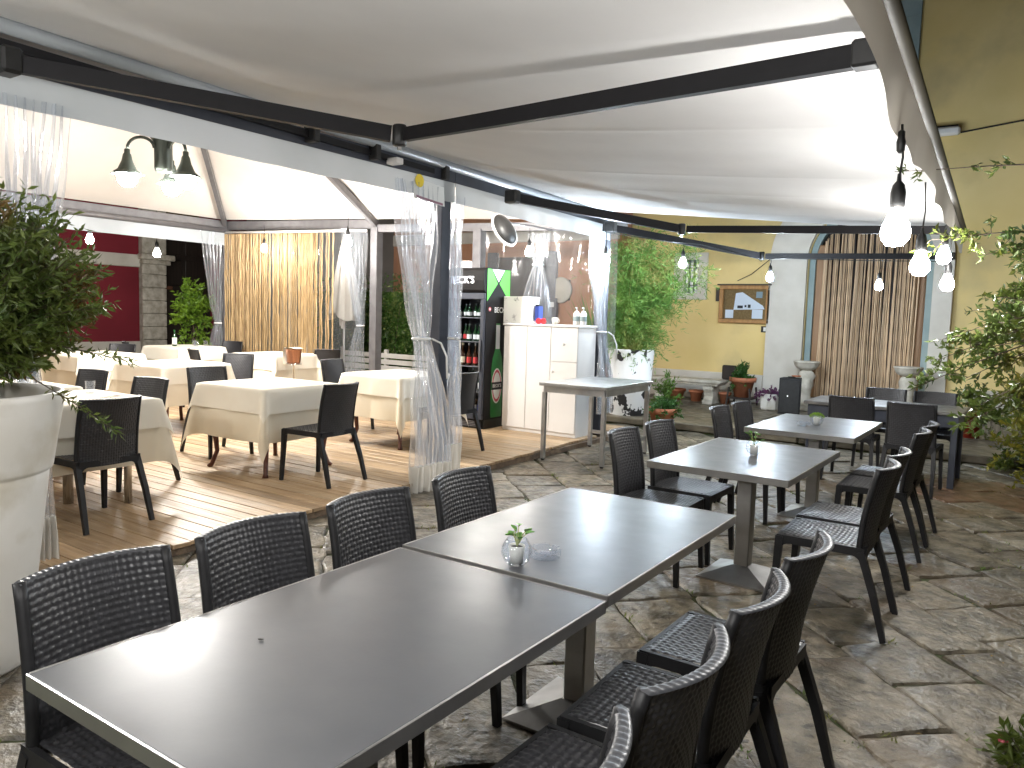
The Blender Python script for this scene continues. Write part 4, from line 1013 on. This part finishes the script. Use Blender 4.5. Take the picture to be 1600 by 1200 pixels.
obj('band_print', MB().add([(X+.004, C0_-.116, .50), (X+.004, C0_+.116, .50), (X+.004, C0_+.116, .60), (X+.004, C0_-.116, .60)], [(0, 1, 2, 3)]), 'ink', fd, fix=False)
text('label_text', "BECK'S", .062, 'label_white', fd, (X+.005, C0_, .55), (pi/2, 0, pi/2), .001)
# bottles in the fridge
def bottle(x, y, z, glass, lab, h, label, group):
    t = thing('bottle', label, 'bottle', (fd.location.x+x, fd.location.y+y, DZ+z), 0, group)
    k = h/.26; obj('glass', MB().lathe([(0, 0), (.03, 0), (.032, .01), (.032, .13*k), (.013, .18*k), (.012, .25*k), (.0145, .252*k), (.0145, .26*k), (0, .26*k)], 12), glass, t, True)
    obj('label', MB().lathe([(.0328, .03*k), (.0328, .10*k)], 12, cap=False), lab, t); obj('cap', MB().lathe([(.0150, .235*k), (.0158, .262*k), (0, .263*k)], 10), 'l_cream' if lab == 'l_cream' else 'chrome', t)
r = random.Random(8)
G1 = 'small bottles on the upper fridge shelves'
OR = ('first', 'second', 'third', 'fourth', 'fifth', 'sixth')
for i in range(6): bottle(-.2+i*.082, .14+.03*(i % 2), 1.432, 'g_green', 'label_white', .17, 'small green bottle on the top fridge shelf, %s from the left' % OR[i], G1)
for i in range(6): bottle(-.2+i*.082, .14+.03*(i % 2), 1.122, 'g_green', 'l_red' if i == 1 else 'label_white', .22, 'bottle with a red label on the upper middle fridge shelf' if i == 1 else 'green bottle on the upper middle fridge shelf, %s from the left' % OR[i], G1)
for i, (gl, lb, tx) in enumerate((('g_brown', 'l_cream', 'tall bottle with cream label on the middle fridge shelf, at its left'), ('g_brown', 'l_red', 'bottle with red label on the middle fridge shelf, left of the red pair'), ('g_brown', 'l_red', 'bottle with red label on the middle fridge shelf, right of the red pair'), ('g_clear', 'l_blue', 'bottle with blue label on the middle fridge shelf, at its right'))):
    bottle(-.12+i*.105, .12, .802, gl, lb, .29, tx, 'large bottles on the middle fridge shelf')
for i, tx in enumerate(('wine bottle with white label on the lower fridge shelf, left of its two', 'wine bottle with white label on the lower fridge shelf, right of its two')): bottle(.06+i*.12, .12, .472, 'g_green', 'label_white', .30, tx, 'wine bottles on the lower fridge shelf')
for i in range(4): bottle(-.12+i*.1, .13, .202, 'g_clear' if i % 2 else 'g_brown', 'l_blue' if i == 3 else 'l_cream', .24, 'bottle on the bottom fridge shelf, %s from the left' % OR[i], 'bottles on the bottom fridge shelf')
bx = thing('small_carton', 'small white carton on top of the drinks fridge', 'carton', (-6.27, 8.1, DZ+2.06)); obj('box', MB().box(-.06, .06, -.05, .05, 0, .10, .003), 'box_white', bx); obj('flap', MB().box(-.058, .058, -.052, -.0505, .06, .098), 'label_white', bx)
# ================================================================== white cabinet
cb = thing('white_cabinet', 'white bar cabinet with plain doors beside the drinks fridge', 'cabinet', (-5.12, 8.14, DZ))
obj('carcass', MB().box(-.54, .54, .02, .46, 0, 1.345, .003), 'white_paint', cb)
obj('top', MB().box(-.555, .555, -.01, .47, 1.346, 1.372, .004), 'white_paint', cb)
obj('door', MB().box(-.538, -.19, -.0, .0195, .05, 1.34, .003), 'white_paint', cb); obj('door', MB().box(-.185, .16, .0, .0195, .05, 1.34, .003), 'white_paint', cb)
obj('door', MB().box(.165, .538, .0, .0195, .05, .92, .003), 'white_paint', cb)
dw = obj('drawer', MB().box(.165, .538, .0, .0195, .925, 1.34, .003), 'white_paint', cb)
for z in (.80, 1.14): obj('knob', MB().lathe([(0, 0), (.012, 0), (.014, .012), (0, .016)], 10), 'white_paint', cb, True, rot=(pi/2, 0, 0), loc=(.35 if z > 1 else .2, 0, z))
CZ = DZ+1.373
bx = thing('printed_box', 'white box with grey leaf print standing on the cabinet', 'box', (-5.56, 8.37, CZ), -.1); obj('box', MB().box(-.20, .20, -.12, .12, 0, .34, .004), 'box_white', bx)
pr = MB(); r = random.Random(2)
for k in range(26):
    c = r.choice(((-.17, .30), (0, .32), (-.16, .04), (0, .07), (.02, .3))); a = r.uniform(0, 6.28); L = r.uniform(.03, .06)
    pr.add([(c[0], -.1215, c[1]), (c[0]+cos(a)*L-.006*sin(a), -.1215, max(.003, min(.337, c[1]+sin(a)*L))), (c[0]+cos(a+.25)*L*.6, -.1215, max(.003, min(.337, c[1]+sin(a+.25)*L*.6)))], [(0, 1, 2)])
obj('print', pr, 'alu_grey', bx, fix=False)
bx = thing('blue_carton', 'narrow blue carton behind the printed box on the cabinet', 'carton', (-5.31, 8.40, CZ)); obj('box', MB().box(-.03, .03, -.05, .05, 0, .22, .003), 'blue_box', bx); obj('lid', MB().box(-.025, .025, -.045, .045, .2205, .245, .003), 'ink', bx)
tr = thing('white_tray', 'small white tray on the cabinet', 'tray', (-5.33, 8.22, CZ)); obj('tray', MB().box(-.09, .09, -.05, .05, 0, .03, .006), 'white_paint', tr); obj('rim', MB().box(-.095, .095, -.055, .055, .0305, .036, .002), 'white_paint', tr)
rt = thing('red_clamps', 'two round red clips lying on the cabinet', 'clip', (-5.16, 8.22, CZ))
for k in (-.035, .035): obj('ring', MB().tube([(k+.032*cos(a), 0, .036+.032*sin(a)) for a in [2*pi*i/16 for i in range(17)]], .009, 6), 'red_thing', rt, True); obj('disc', MB().lathe([(0, -.006), (.025, -.006), (.025, .006), (0, .006)], 12), 'red_thing', rt, rot=(pi/2, 0, 0), loc=(k, 0, .036))
cp = thing('white_cup', 'white cup standing on the cabinet', 'cup', (-4.97, 8.24, CZ)); obj('cup', MB().lathe([(0, 0), (.03, 0), (.042, .085), (.039, .085), (.028, .006), (0, .005)], 18), 'cup', cp, True); obj('handle', MB().tube([(.037, 0, .07), (.06, 0, .06), (.058, 0, .03), (.034, 0, .02)], .005, 6), 'cup', cp, True)
for k, lb in enumerate(('white pump bottle on the cabinet, left of the two', 'white pump bottle on the cabinet, right of the two')):
    pb = thing('pump_bottle', lb, 'pump bottle', (-4.70+k*.085, 8.30+.02*k, CZ), 0, 'pump bottles on the cabinet')
    obj('bottle', MB().lathe([(0, 0), (.038, 0), (.04, .01), (.04, .14), (.02, .17), (.015, .175), (0, .175)], 16), 'white_paint', pb, True); obj('pump', MB().tube([(0, 0, .17), (0, 0, .215), (0, -.035, .21)], .007, 6), 'white_paint', pb, True); obj('label', MB().lathe([(.0408, .05), (.0408, .11)], 16, cap=False), 'jamb_blue', pb)
ht = thing('dish_heater', 'dark tilted heater with pale rim hanging above the fridge', 'heater', (-5.64, 8.05, 2.62))
h = obj('housing', MB().lathe([(0, .10), (.06, .10), (.12, .07), (.17, .03), (.175, 0), (0, 0)], 26), 'black_plastic', ht, True, rot=(radians(20), radians(58), 0)); h.scale = (1.25, .8, 1)
h2 = obj('rim', MB().lathe([(.172, -.02), (.195, -.02), (.195, .012), (.172, .012), (.172, -.02)], 26, cap=False), 'white_paint', ht, True, rot=(radians(20), radians(58), 0)); h2.scale = (1.25, .8, 1)
h3 = obj('face', MB().lathe([(0, -.012), (.172, -.012), (.172, -.004), (0, -.004)], 26), 'fridge_black', ht, rot=(radians(20), radians(58), 0)); h3.scale = (1.25, .8, 1)
obj('bracket', MB().tube([(0, .02, .02), (-.12, .3, .12), (-.2, .9, .16), (-.2, 1.45, .16)], .014, 6), 'alu_grey', ht)
# ================================================================== pots, bench and yard things
def pot(name, label, x, y, z, r0, r1, h, mt, group=None, rim=.03, cat='pot'):
    t = thing(name, label, cat, (x, y, z), 0, group); e = rim
    obj('pot', MB().lathe([(0, 0), (r0, 0), (lerp(r0, r1, .75), h*.78), (r1+e*.35, h*.78), (r1+e*.5, h), (r1-e*.4, h), (r1-e*.6, h*.9), (0, h*.88)], 28), mt, t, True)
    obj('soil', MB().lathe([(0, h*.90), (r1-e*.62, h*.905), (0, h*.93)], 16), 'earth', t)
    return t
def twig(ml, ms, p0, p1, n, L, w, r, start=.3, spread=.9, sag=0., rad=.003, up=(0, 0, 1)):
    p0, p1 = Vector(p0), Vector(p1); d = (p1-p0); dn = d.normalized(); pts = []
    side = dn.cross(Vector(up)); side = side.normalized() if side.length > .01 else Vector((1, 0, 0))
    def at(t): return p0 + d*t + Vector((0, 0, -sag*t*t*d.length)) + side*.04*d.length*sin(t*4+p0.x*9)
    if ms is not None: ms.tube([tuple(at(i/5)) for i in range(6)], [rad*(1-.7*i/5) for i in range(6)], 5, cap=False)
    for k in range(n):
        t = lerp(start, 1., (k+r.random())/n); q = at(t)
        dd = dn*r.uniform(.3, .9) + rv(r, spread); ml.leaf(q + rv(r, L*.15), dd, L*r.uniform(.7, 1.25), w*r.uniform(.75, 1.2), up=rv(r))
def bush(t, c, rx, rz, n, nl, L, w, mt, r, barkm='bark', zmin=-.2, sag=.15, start=.35, trunk=.02):
    ml, ms = MB(), MB(); c = Vector(c)
    for k in range(n):
        d = rv(r); d.z = abs(d.z)*(1 if r.random() < .75 else zmin*2); d.normalize(); q = r.uniform(.7, 1.08)
        twig(ml, ms, c*.999, c+Vector((d.x*rx*q, d.y*rx*q, d.z*rz*q)), nl, L, w, r, start, .9, sag)
    obj('crown', ml, mt, t, fix=False); obj('twigs', ms, barkm, t, fix=False)
# big white planter with shrub
PX, PY = -3.70, 1.325
pt = thing('white_planter', 'tall round white planter with stepped collar at the left edge', 'planter', (PX, PY, 0))
obj('pot', MB().lathe([(0, 0), (.245, 0), (.255, .015), (.345, .80), (.348, .832), (.346, .838), (.360, .845), (.365, .86), (.412, 1.15), (.414, 1.17), (.405, 1.18), (.385, 1.178), (.375, 1.15), (.36, 1.08), (0, 1.08)], 48), 'white_planter', pt, True)
obj('soil', MB().lathe([(0, 1.11), (.365, 1.085), (0, 1.082)], 20), 'earth', pt)
sb = thing('shrub', 'dense dark green shrub with reddish tips in the tall white planter', 'shrub', (PX, PY, 1.09)); r = random.Random(31)
ml, ms = MB(), MB()
obj('trunk', MB().tube([(0, 0, 0), (.02, .01, .2), (0, .03, .42)], [.02, .016, .01], 7).tube([(.03, -.02, 0), (-.07, .05, .25), (-.1, .1, .45)], [.014, .012, .008], 7), 'bark', sb, True)
for k in range(2100):
    d = rv(r); d.z = d.z*.95+.15; q = r.uniform(.35, 1.0)
    lo = d.z < -.1
    R = .62 if not lo else .55
    if d.x*CR.x+d.y*CR.y > 0: R *= 1.02
    c = Vector((0, 0, .38)); p1 = c+Vector((d.x*R*q, d.y*R*q, d.z*(.55 if d.z > 0 else .40)*q))
    p0 = c.lerp(p1, .55)+rv(r, .03)
    twig(ml, ms, p0, p1+Vector((0, 0, .03)), 26, .048, .016, r, .05, .8, -.05, .0025)
for (dx, dy, dz, n) in ((.10, .30, .82, 60), (.22, .18, .74, 50), (-.02, .2, .86, 50), (.46, .40, .45, 60), (.50, .5, .22, 60), (.30, .48, .62, 60), (.52, .42, -.08, 60)):
    twig(ml, ms, (dx*.5, dy*.5, .38+(dz-.38)*.5), (dx, dy, dz), n, .045, .013, r, .2, .8, 0)
obj('crown', ml, 'leaf_shrub', sb, fix=False); obj('twigs', ms, 'bark', sb, fix=False)
# flaking pot with bamboo
bp_ = thing('flaking_pot', 'large round white pot with flaking paint beside the prep table', 'pot', (-5.13, 10.78, 0))
obj('pot', MB().lathe([(0, 0), (.27, 0), (.285, .02), (.315, .50), (.322, .51), (.322, .525), (.318, .535), (.35, 1.0), (.368, 1.09), (.372, 1.1), (.34, 1.1), (.33, 1.04), (0, 1.03)], 44), 'flaking', bp_, True); obj('soil', MB().lathe([(0, 1.05), (.332, 1.035), (0, 1.033)], 16), 'earth', bp_)
bb = thing('bamboo_plant', 'bright green feathery bamboo growing in the flaking white pot', 'bamboo', (-5.13, 10.78, 1.04)); r = random.Random(17); ml, ms = MB(), MB()
for k in range(36):
    a = r.uniform(0, 6.28); hh = r.uniform(.8, 1.9); b0 = Vector((cos(a)*r.uniform(0, .2), sin(a)*r.uniform(0, .2), 0)); lean = Vector((cos(a)*r.uniform(.05, .8)+.30, sin(a)*r.uniform(.05, .7)+.15, 0))
    pts = [b0+lean*(t*t)+Vector((0, 0, hh*t)) for t in [i/7 for i in range(8)]]; ms.tube([tuple(p) for p in pts], [.007*(1-.8*i/7) for i in range(8)], 5)
    for j in range(34):
        t = r.uniform(.04, 1); i = min(6, int(t*7)); p = pts[i].lerp(pts[i+1], t*7-i); a2 = r.uniform(0, 6.28); q = r.uniform(.15, .55)
        twig(ml, None, p, p+Vector((cos(a2)*q, sin(a2)*q, r.uniform(-.15, .2))), 15, .11, .014, r, .1, .75, .35)
obj('crown', ml, 'leaf_bamboo', bb, fix=False); obj('canes', ms, 'cane_stem', bb, True, fix=False)
# terracotta pot by the prep table
t = pot('terracotta_pot', 'terracotta pot with low green plant in front of the flaking white pot', -4.18, 9.86, 0, .12, .185, .36, 'terracotta'); 
b = thing('potted_plant', 'low green leafy plant in the terracotta pot beside the prep table', 'plant', (-4.18, 9.86, .32)); bush(b, (0, 0, 0), .25, .22, 70, 16, .055, .028, 'leaf_mid', random.Random(2))
b = thing('variegated_plant', 'tall pale variegated plant between bench and flaking pot', 'plant', (-5.0, 11.9, TZ)); bush(b, (0, 0, .1), .30, .62, 40, 16, .08, .024, 'leaf_bamboo', random.Random(3))
# stone bench
bn = thing('stone_bench', 'pale carved stone bench against the yellow wall', 'bench', (-5.18, 13.25, TZ))
obj('seat', MB().box(-.68, .68, -.23, .25, .355, .42, .018), 'stone_white', bn)
mo = obj('moulding', MB().box(-.64, .64, -.20, .22, .32, .354, .008), 'stone_white', bn)
for i in range(26): obj('dentil', MB().box(-.62+i*.049, -.595+i*.049, -.215, -.2005, .325, .352), 'stone_white', mo)
for x in (-.46, .46):
    prof = [(-.20, 0), (.20, 0), (.20, .05), (.15, .07), (.12, .13), (.14, .19), (.19, .25), (.2, .315), (-.2, .315), (-.19, .25), (-.14, .19), (-.12, .13), (-.15, .07), (-.2, .05)]
    lg = obj('leg', MB().prism(prof, x-.08, x+.08, 'x'), 'stone_white', bn)
    for yy, zz in ((-.15, .27), (-.16, .04)): obj('scroll', MB().tube([(x-.09, yy, zz), (x+.09, yy, zz)], .035, 12), 'stone_white', lg, True)
for k, (x, w, lb) in enumerate(((-5.42, .15, 'terracotta trough under the stone bench, leftmost of three'), (-5.05, .12, 'terracotta pot under the stone bench, in the middle'), (-4.52, .10, 'terracotta pot under the right end of the stone bench'))):
    pot('terracotta_pot', lb, x, 13.4, TZ, w*.7, w, .2, 'terracotta', 'terracotta pots under the bench')
ps = thing('plant_stand', 'dark wooden stand carrying the big terracotta pot', 'plant stand', (-4.2, 13.35, TZ))
obj('shelf', MB().box(-.2, .2, -.2, .2, .12, .15), 'dark_wood', ps); obj('backboard', MB().box(-.42, -.16, .12, .15, .42, .68, .02), 'dark_wood', ps)
for x in (-.18, .18):
    for y in (-.18, .18): obj('leg', MB().tube([(x*1.15, y*1.15, 0), (x, y, .32)], .02, 4), 'dark_wood', ps)
pot('terracotta_pot', 'big terracotta pot on the dark stand beside the stone bench', -4.2, 13.35, TZ+.151, .13, .215, .34, 'terracotta')
b = thing('potted_plant', 'upright green plant in the big terracotta pot on the stand', 'plant', (-4.2, 13.35, TZ+.46)); bush(b, (0, 0, 0), .2, .34, 50, 16, .075, .034, 'leaf_mid', random.Random(5))
wp = thing('white_trough', 'short white plant pot left of the loudspeaker', 'pot', (-3.64, 13.1, TZ)); obj('pot', MB().lathe([(0, 0), (.15, 0), (.165, .02), (.185, .27), (.165, .275), (.16, .24), (0, .23)], 8), 'white_planter', wp); obj('soil', MB().lathe([(0, .25), (.16, .245), (0, .242)], 8), 'earth', wp)
b = thing('purple_plant', 'purple flowering plant in the short white pot', 'plant', (-3.64, 13.1, TZ+.24)); bush(b, (0, 0, 0), .27, .17, 60, 12, .045, .026, 'leaf_purple', random.Random(6))
sp = thing('loudspeaker', 'black loudspeaker standing on the terrace before the doorway', 'loudspeaker', (-3.23, 12.75, TZ), .12)
obj('cabinet', MB().prism([(-.165, -.12), (.165, -.12), (.14, .15), (-.14, .15)], 0, .58, 'z'), 'speaker_black', sp); obj('grille', MB().box(-.15, .15, -.135, -.1205, .03, .55, .006), 'black_plastic', sp); obj('power_light', MB().box(-.035, -.02, -.14, -.1355, .29, .305), 'sign_lit', sp); obj('handle', MB().box(-.06, .06, -.02, .05, .5805, .6, .006), 'black_plastic', sp)
hp = thing('orange_saucer', 'small orange saucer on top of the loudspeaker', 'saucer', (-3.16, 12.76, TZ+.602)); obj('dish', MB().lathe([(0, 0), (.06, 0), (.08, .02), (.075, .022), (.055, .006), (0, .005)], 16), 'terracotta', hp, True)
def urn(x, lb):
    u = thing('stone_urn', lb, 'urn', (x, 13.55, TZ)); obj('base', MB().box(-.14, .14, -.14, .14, 0, .06, .01), 'stone_white', u)
    mb = MB(); r = random.Random(int(abs(x)*10)); n = 22; prof = [(.11, .06), (.12, .12), (.10, .18), (.085, .25), (.105, .34), (.13, .42), (.115, .50), (.135, .58), (.11, .64), (.08, .67)]; vs_, fs = [], []
    for i, (q, z) in enumerate(prof):
        for k in range(n): a = 2*pi*k/n; qq = q*(1+.12*sin(3*a+i)+r.uniform(-.06, .06)); vs_.append((qq*cos(a), qq*sin(a), z))
    for i in range(len(prof)-1):
        for k in range(n): fs.append((i*n+k, i*n+(k+1) % n, (i+1)*n+(k+1) % n, (i+1)*n+k))
    mb.add(vs_, fs); obj('figure', mb, 'stone_white', u, True)
    obj('bowl', MB().lathe([(0, .665), (.07, .665), (.15, .70), (.19, .75), (.205, .80), (.215, .805), (.215, .825), (.195, .825), (.14, .76), (0, .74)], 26), 'stone_white', u, True)
urn(-3.20, 'carved stone urn left of the doorway behind the loudspeaker'); urn(-1.66, 'carved stone urn right of the doorway behind the last table')
# notice board
nb = thing('notice_board', 'wooden framed notice board with papers on the yellow wall', 'notice board', (-4.44, WY, 1.875))
obj('panel', MB().box(-.40, .40, -.03, -.001, -.28, .28), 'cork', nb)
f = MB(); f.box(-.46, .46, -.09, 0, .27, .34, .008); f.box(-.46, .46, -.09, 0, -.34, -.27, .008); f.box(-.46, -.385, -.09, 0, -.269, .269, .008); f.box(.385, .46, -.09, 0, -.269, .269, .008); obj('frame', f, 'frame_wood', nb)
obj('roof_strip', MB().box(-.50, .48, -.11, 0, .341, .365), 'dark_wood', nb); obj('side_box', MB().box(-.53, -.465, -.07, 0, .05, .3), 'dark_wood', nb)
obj('pane', MB().box(-.385, .385, -.055, -.05, -.268, .268), 'clear_pane', nb)
pp = obj('poster', MB().add([(-.20, -.034, -.10), (.36, -.034, -.08), (.33, -.034, -.02), (-.05, -.034, .22), (-.17, -.034, .20)], [(0, 1, 2, 3, 4)]), 'paper', nb, fix=False)
obj('paper', MB().box(-.35, -.20, -.036, -.032, -.25, -.10), 'paper', nb); obj('paper', MB().box(.14, .33, -.036, -.032, -.25, -.09), 'paper', nb); obj('paper', MB().box(.20, .31, -.036, -.032, .12, .23), 'jamb_blue', nb)
obj('photo', MB().box(-.13, -.03, -.038, -.036, -.07, -.02).box(.0, .035, -.038, -.036, -.05, -.01).box(.06, .11, -.038, -.036, -.06, .0), 'ink', nb)
# right side: red pot, stone pedestal
t = pot('red_pot', 'dark red glazed pot with leafy plant at the right of the last table', -.66, 11.95, TZ, .10, .14, .34, 'red_glaze')
b = thing('potted_plant', 'green leafy plant in the dark red pot', 'plant', (-.66, 11.95, TZ+.3)); bush(b, (0, 0, 0), .38, .55, 60, 18, .07, .034, 'leaf_right', random.Random(8))
pd = thing('stone_pedestal', 'pale carved stone bench leg beside the red pot', 'pedestal', (-.40, 12.05, TZ)); obj('shaft', MB().prism([(-.13, 0), (.13, 0), (.12, .04), (.09, .08), (.08, .22), (.1, .3), (.14, .36), (-.14, .36), (-.1, .3), (-.08, .22), (-.09, .08), (-.12, .04)], -.1, .1, 'y'), 'stone_white', pd)
for x in (-.05, 0, .05): obj('flute', MB().tube([(x, -.105, .08), (x, -.105, .26)], .014, 8), 'stone_white', pd, True)
# shrub at the right edge
rs = thing('overhanging_shrub', 'thorny green shrub with long branches reaching in from the right edge', 'shrub', (1.0, 5.3, 0)); r = random.Random(41); ml, ms = MB(), MB()
obj('trunk', MB().tube([(0, 0, 0), (-.05, .02, .6), (-.12, .05, 1.2), (-.2, 0, 1.7)], [.045, .04, .03, .02], 8).tube([(-.02, 0, .3), (.15, .1, 1.0), (.2, .2, 1.8)], [.03, .025, .015], 8), 'bark', rs, True)
def branch(p0, p1, nsub, L, w, dens, r, sag=.05, tw=.28):
    p0, p1 = Vector(p0), Vector(p1)
    pts = [p0.lerp(p1, i/8)+Vector((0, .03*sin(i*1.3+p0.z*5), .06*sin(pi*i/8)-sag*(i/8)**2)) for i in range(9)]
    ms.tube([tuple(p) for p in pts], [.009*(1-.85*i/8) for i in range(9)], 5)
    for k in range(nsub):
        t = r.uniform(.15, 1); i = min(7, int(t*8)); q = pts[i].lerp(pts[i+1], t*8-i); d = (p1-p0).normalized()*r.uniform(.2, .8)+rv(r, .8); d.z *= .7
        twig(ml, ms, q, q+d.normalized()*r.uniform(.05, tw)*(1.15-t*.6), dens, L, w, r, .05, .9, .1, .0025)
B0 = lambda x, y, z: (x-1.0, y-5.3, z)
branch(B0(.9, 5.0, 2.25), B0(-.70, 4.58, 2.40), 14, .042, .017, 6, r, .02, .09)
branch(B0(.7, 5.2, 1.98), B0(-.52, 4.7, 2.06), 34, .042, .019, 8, r, .03, .22)
for k in range(36):
    z1 = r.uniform(1.05, 2.12); x1 = -.40 + .30*abs(z1-1.5)/.6*r.uniform(.2, 1.) + r.uniform(0, .32); y1 = r.uniform(4.6, 5.6)
    branch(B0(.75, y1+.3, r.uniform(1.2, 2.0)), B0(x1, y1, z1), 28, .046, .023, 9, r, .06, .28)
branch(B0(.7, 5.2, 1.7), B0(-.56, 4.6, 1.30), 40, .045, .022, 9, r, .08, .22)
branch(B0(.7, 5.1, 1.75), B0(-.44, 4.75, 1.45), 46, .045, .021, 10, r, .06, .28)
branch(B0(.7, 5.0, 1.5), B0(-.30, 4.8, 1.15), 42, .048, .024, 10, r, .1, .26)
obj('crown', ml, 'leaf_right', rs, fix=False); obj('twigs', ms, 'bark', rs, fix=False)
yb = thing('yellow_shrub', 'yellow green leafy plant at the right edge behind the last chairs', 'shrub', (.25, 9.2, 0)); bush(yb, (0, 0, .45), .62, .75, 110, 20, .075, .042, 'leaf_yellow', random.Random(11), zmin=-.3)
lp = thing('low_shrub', 'low green plant on the terrace edge at the far right', 'shrub', (-.05, 10.1, 0)); bush(lp, (0, 0, .12), .32, .3, 50, 16, .06, .03, 'leaf_right', random.Random(13))
cp_ = thing('corner_plant', 'small green and pink plant at the bottom right corner', 'plant', (.10, 3.22, 0)); bush(cp_, (0, 0, .0), .17, .26, 40, 14, .06, .02, 'leaf_right', random.Random(15)); obj('flower', MB().lathe([(0, -.012), (.016, -.004), (.02, .006), (0, .014)], 10, (-.1, -.03, .10)), 'label_pink', cp_, True)
# hedge, fence, tree, parasol beyond the end wall
hg = thing('ivy_hedge', 'leafy climbing hedge with pale blossoms beyond the end wall', 'hedge', (-11.2, 11.6, 0)); r = random.Random(19); ml = MB()
for k in range(9000):
    x, z = r.uniform(-1.9, 2.3), r.uniform(0, 2.1+.25*sin(r.random()*6)); ml.leaf((x, r.gauss(0, .12), z), rv(r)+Vector((0, -.7, -.2)), r.uniform(.05, .09), r.uniform(.03, .05), up=rv(r))
obj('foliage', ml, 'leaf_hedge', hg, fix=False); obj('backing', MB().box(-1.85, 2.25, .15, .25, 0, 1.95), 'leaf_hedge', hg)
ms = MB()
for k in range(9): x = -1.6+k*.42; ms.tube([(x, .05, 0), (x+.1*sin(k), .05, .8), (x+.15*cos(k), .04, 1.7)], [.015, .012, .006], 5)
obj('stems', ms, 'bark', hg)
fe = thing('low_fence', 'low whitish slat fence in front of the hedge', 'fence', (-11.1, 10.95, 0))
for z in (.30, .42, .54, .66): obj('slat', MB().box(-1.8, 1.9, -.012, .012, z, z+.09, .004), 'fence_white', fe)
for x in (-1.7, -.5, .7, 1.8): obj('post', MB().box(x-.035, x+.035, .0125, .07, 0, .82), 'fence_white', fe)
um = thing('folded_parasol', 'folded cream parasol standing beyond the reed curtain', 'parasol', (-11.0, 10.45, 0))
def can(u, v):
    a = 2*pi*u; z = lerp(3.0, 1.42+.07*sin(3*a+1), v); q = lerp(.03, .33, v**.8)*(1+.22*sin(8*a)*min(1, v*2)); return (q*cos(a)*1.05, q*sin(a)*.6, z)
obj('canopy', MB().grid(can, 64, 16), 'parasol', um, True); obj('flap', MB().grid(lambda u, v: (.02+.26*(u-.3)*(1-v*.6), -.1+.02*sin(u*9), 1.5-.26*v+.04*sin(u*7)), 10, 6), 'parasol', um, True); obj('pole', MB().tube([(0, 0, 0), (0, 0, 3.08)], .022, 10), 'white_paint', um, True); obj('finial', MB().lathe([(.02, 3.08), (.03, 3.1), (0, 3.15)], 10), 'white_paint', um, True)
tr = thing('young_tree', 'bright lime green young tree beside the far corner of the pavilion', 'tree', (-13.6, 8.95, 0)); obj('trunk', MB().tube([(0, 0, 0), (.03, .02, .9), (0, .05, 1.6)], [.04, .03, .012], 8), 'bark', tr, True)
bush(tr, (0, .03, 1.25), .42, 1.15, 120, 18, .10, .045, 'leaf_lime', random.Random(23), zmin=-.5, sag=.25)
bp2 = thing('palm_plant', 'spiky green plant behind the clear sheets of the bar', 'plant', (-5.75, 10.9, 0)); ml = MB(); r = random.Random(29)
for k in range(60):
    a = r.uniform(0, 6.28); hh = r.uniform(.5, 1.2); ml.leaf((0, 0, .9), (cos(a)*.5, sin(a)*.5, r.uniform(.6, 1.6)), hh, .05)
obj('fronds', ml, 'leaf_bamboo', bp2, fix=False); obj('pot', MB().lathe([(0, 0), (.2, 0), (.26, .9), (0, .9)], 16), 'terracotta', bp2, True)
dm = thing('orange_shutter', 'orange brown shutter on the grey wall behind the hedge', 'shutter', (-13.4, 16.46, 2.7)); obj('board', MB().box(-.5, .5, -.05, .03, -.55, .55, .01), 'terra_wall', dm); obj('frame', MB().box(-.56, .56, -.03, .03, -.62, -.551).box(-.56, .56, -.03, .03, .551, .62), 'dark_wood', dm)

r = random.Random(77); g = MB()
for k in range(170):
    x, y = r.uniform(-4.1, 1.0), r.uniform(1.5, 9.8); a = r.uniform(0, 6.28); g.leaf((x, y, .006), (cos(a), sin(a), r.uniform(-.05, .12)), r.uniform(.012, .032), r.uniform(.008, .016), fold=.3)
fl = obj('fallen_leaves', g, 'dry_leaf', fix=False); fl['kind'] = 'stuff'; tag(fl, 'small dry yellow leaves scattered over the paving', 'leaves')
tag(obj('crumb', MB().lathe([(0, 0), (.003, .001), (.0035, .003), (0, .004)], 7, (0, 0, 0), sx=2.2), 'iron', None, True, loc=(-1.52, 1.18, .7508), rot=(0, 0, .5)), 'tiny dark crumb lying on the nearest steel table', 'crumb')
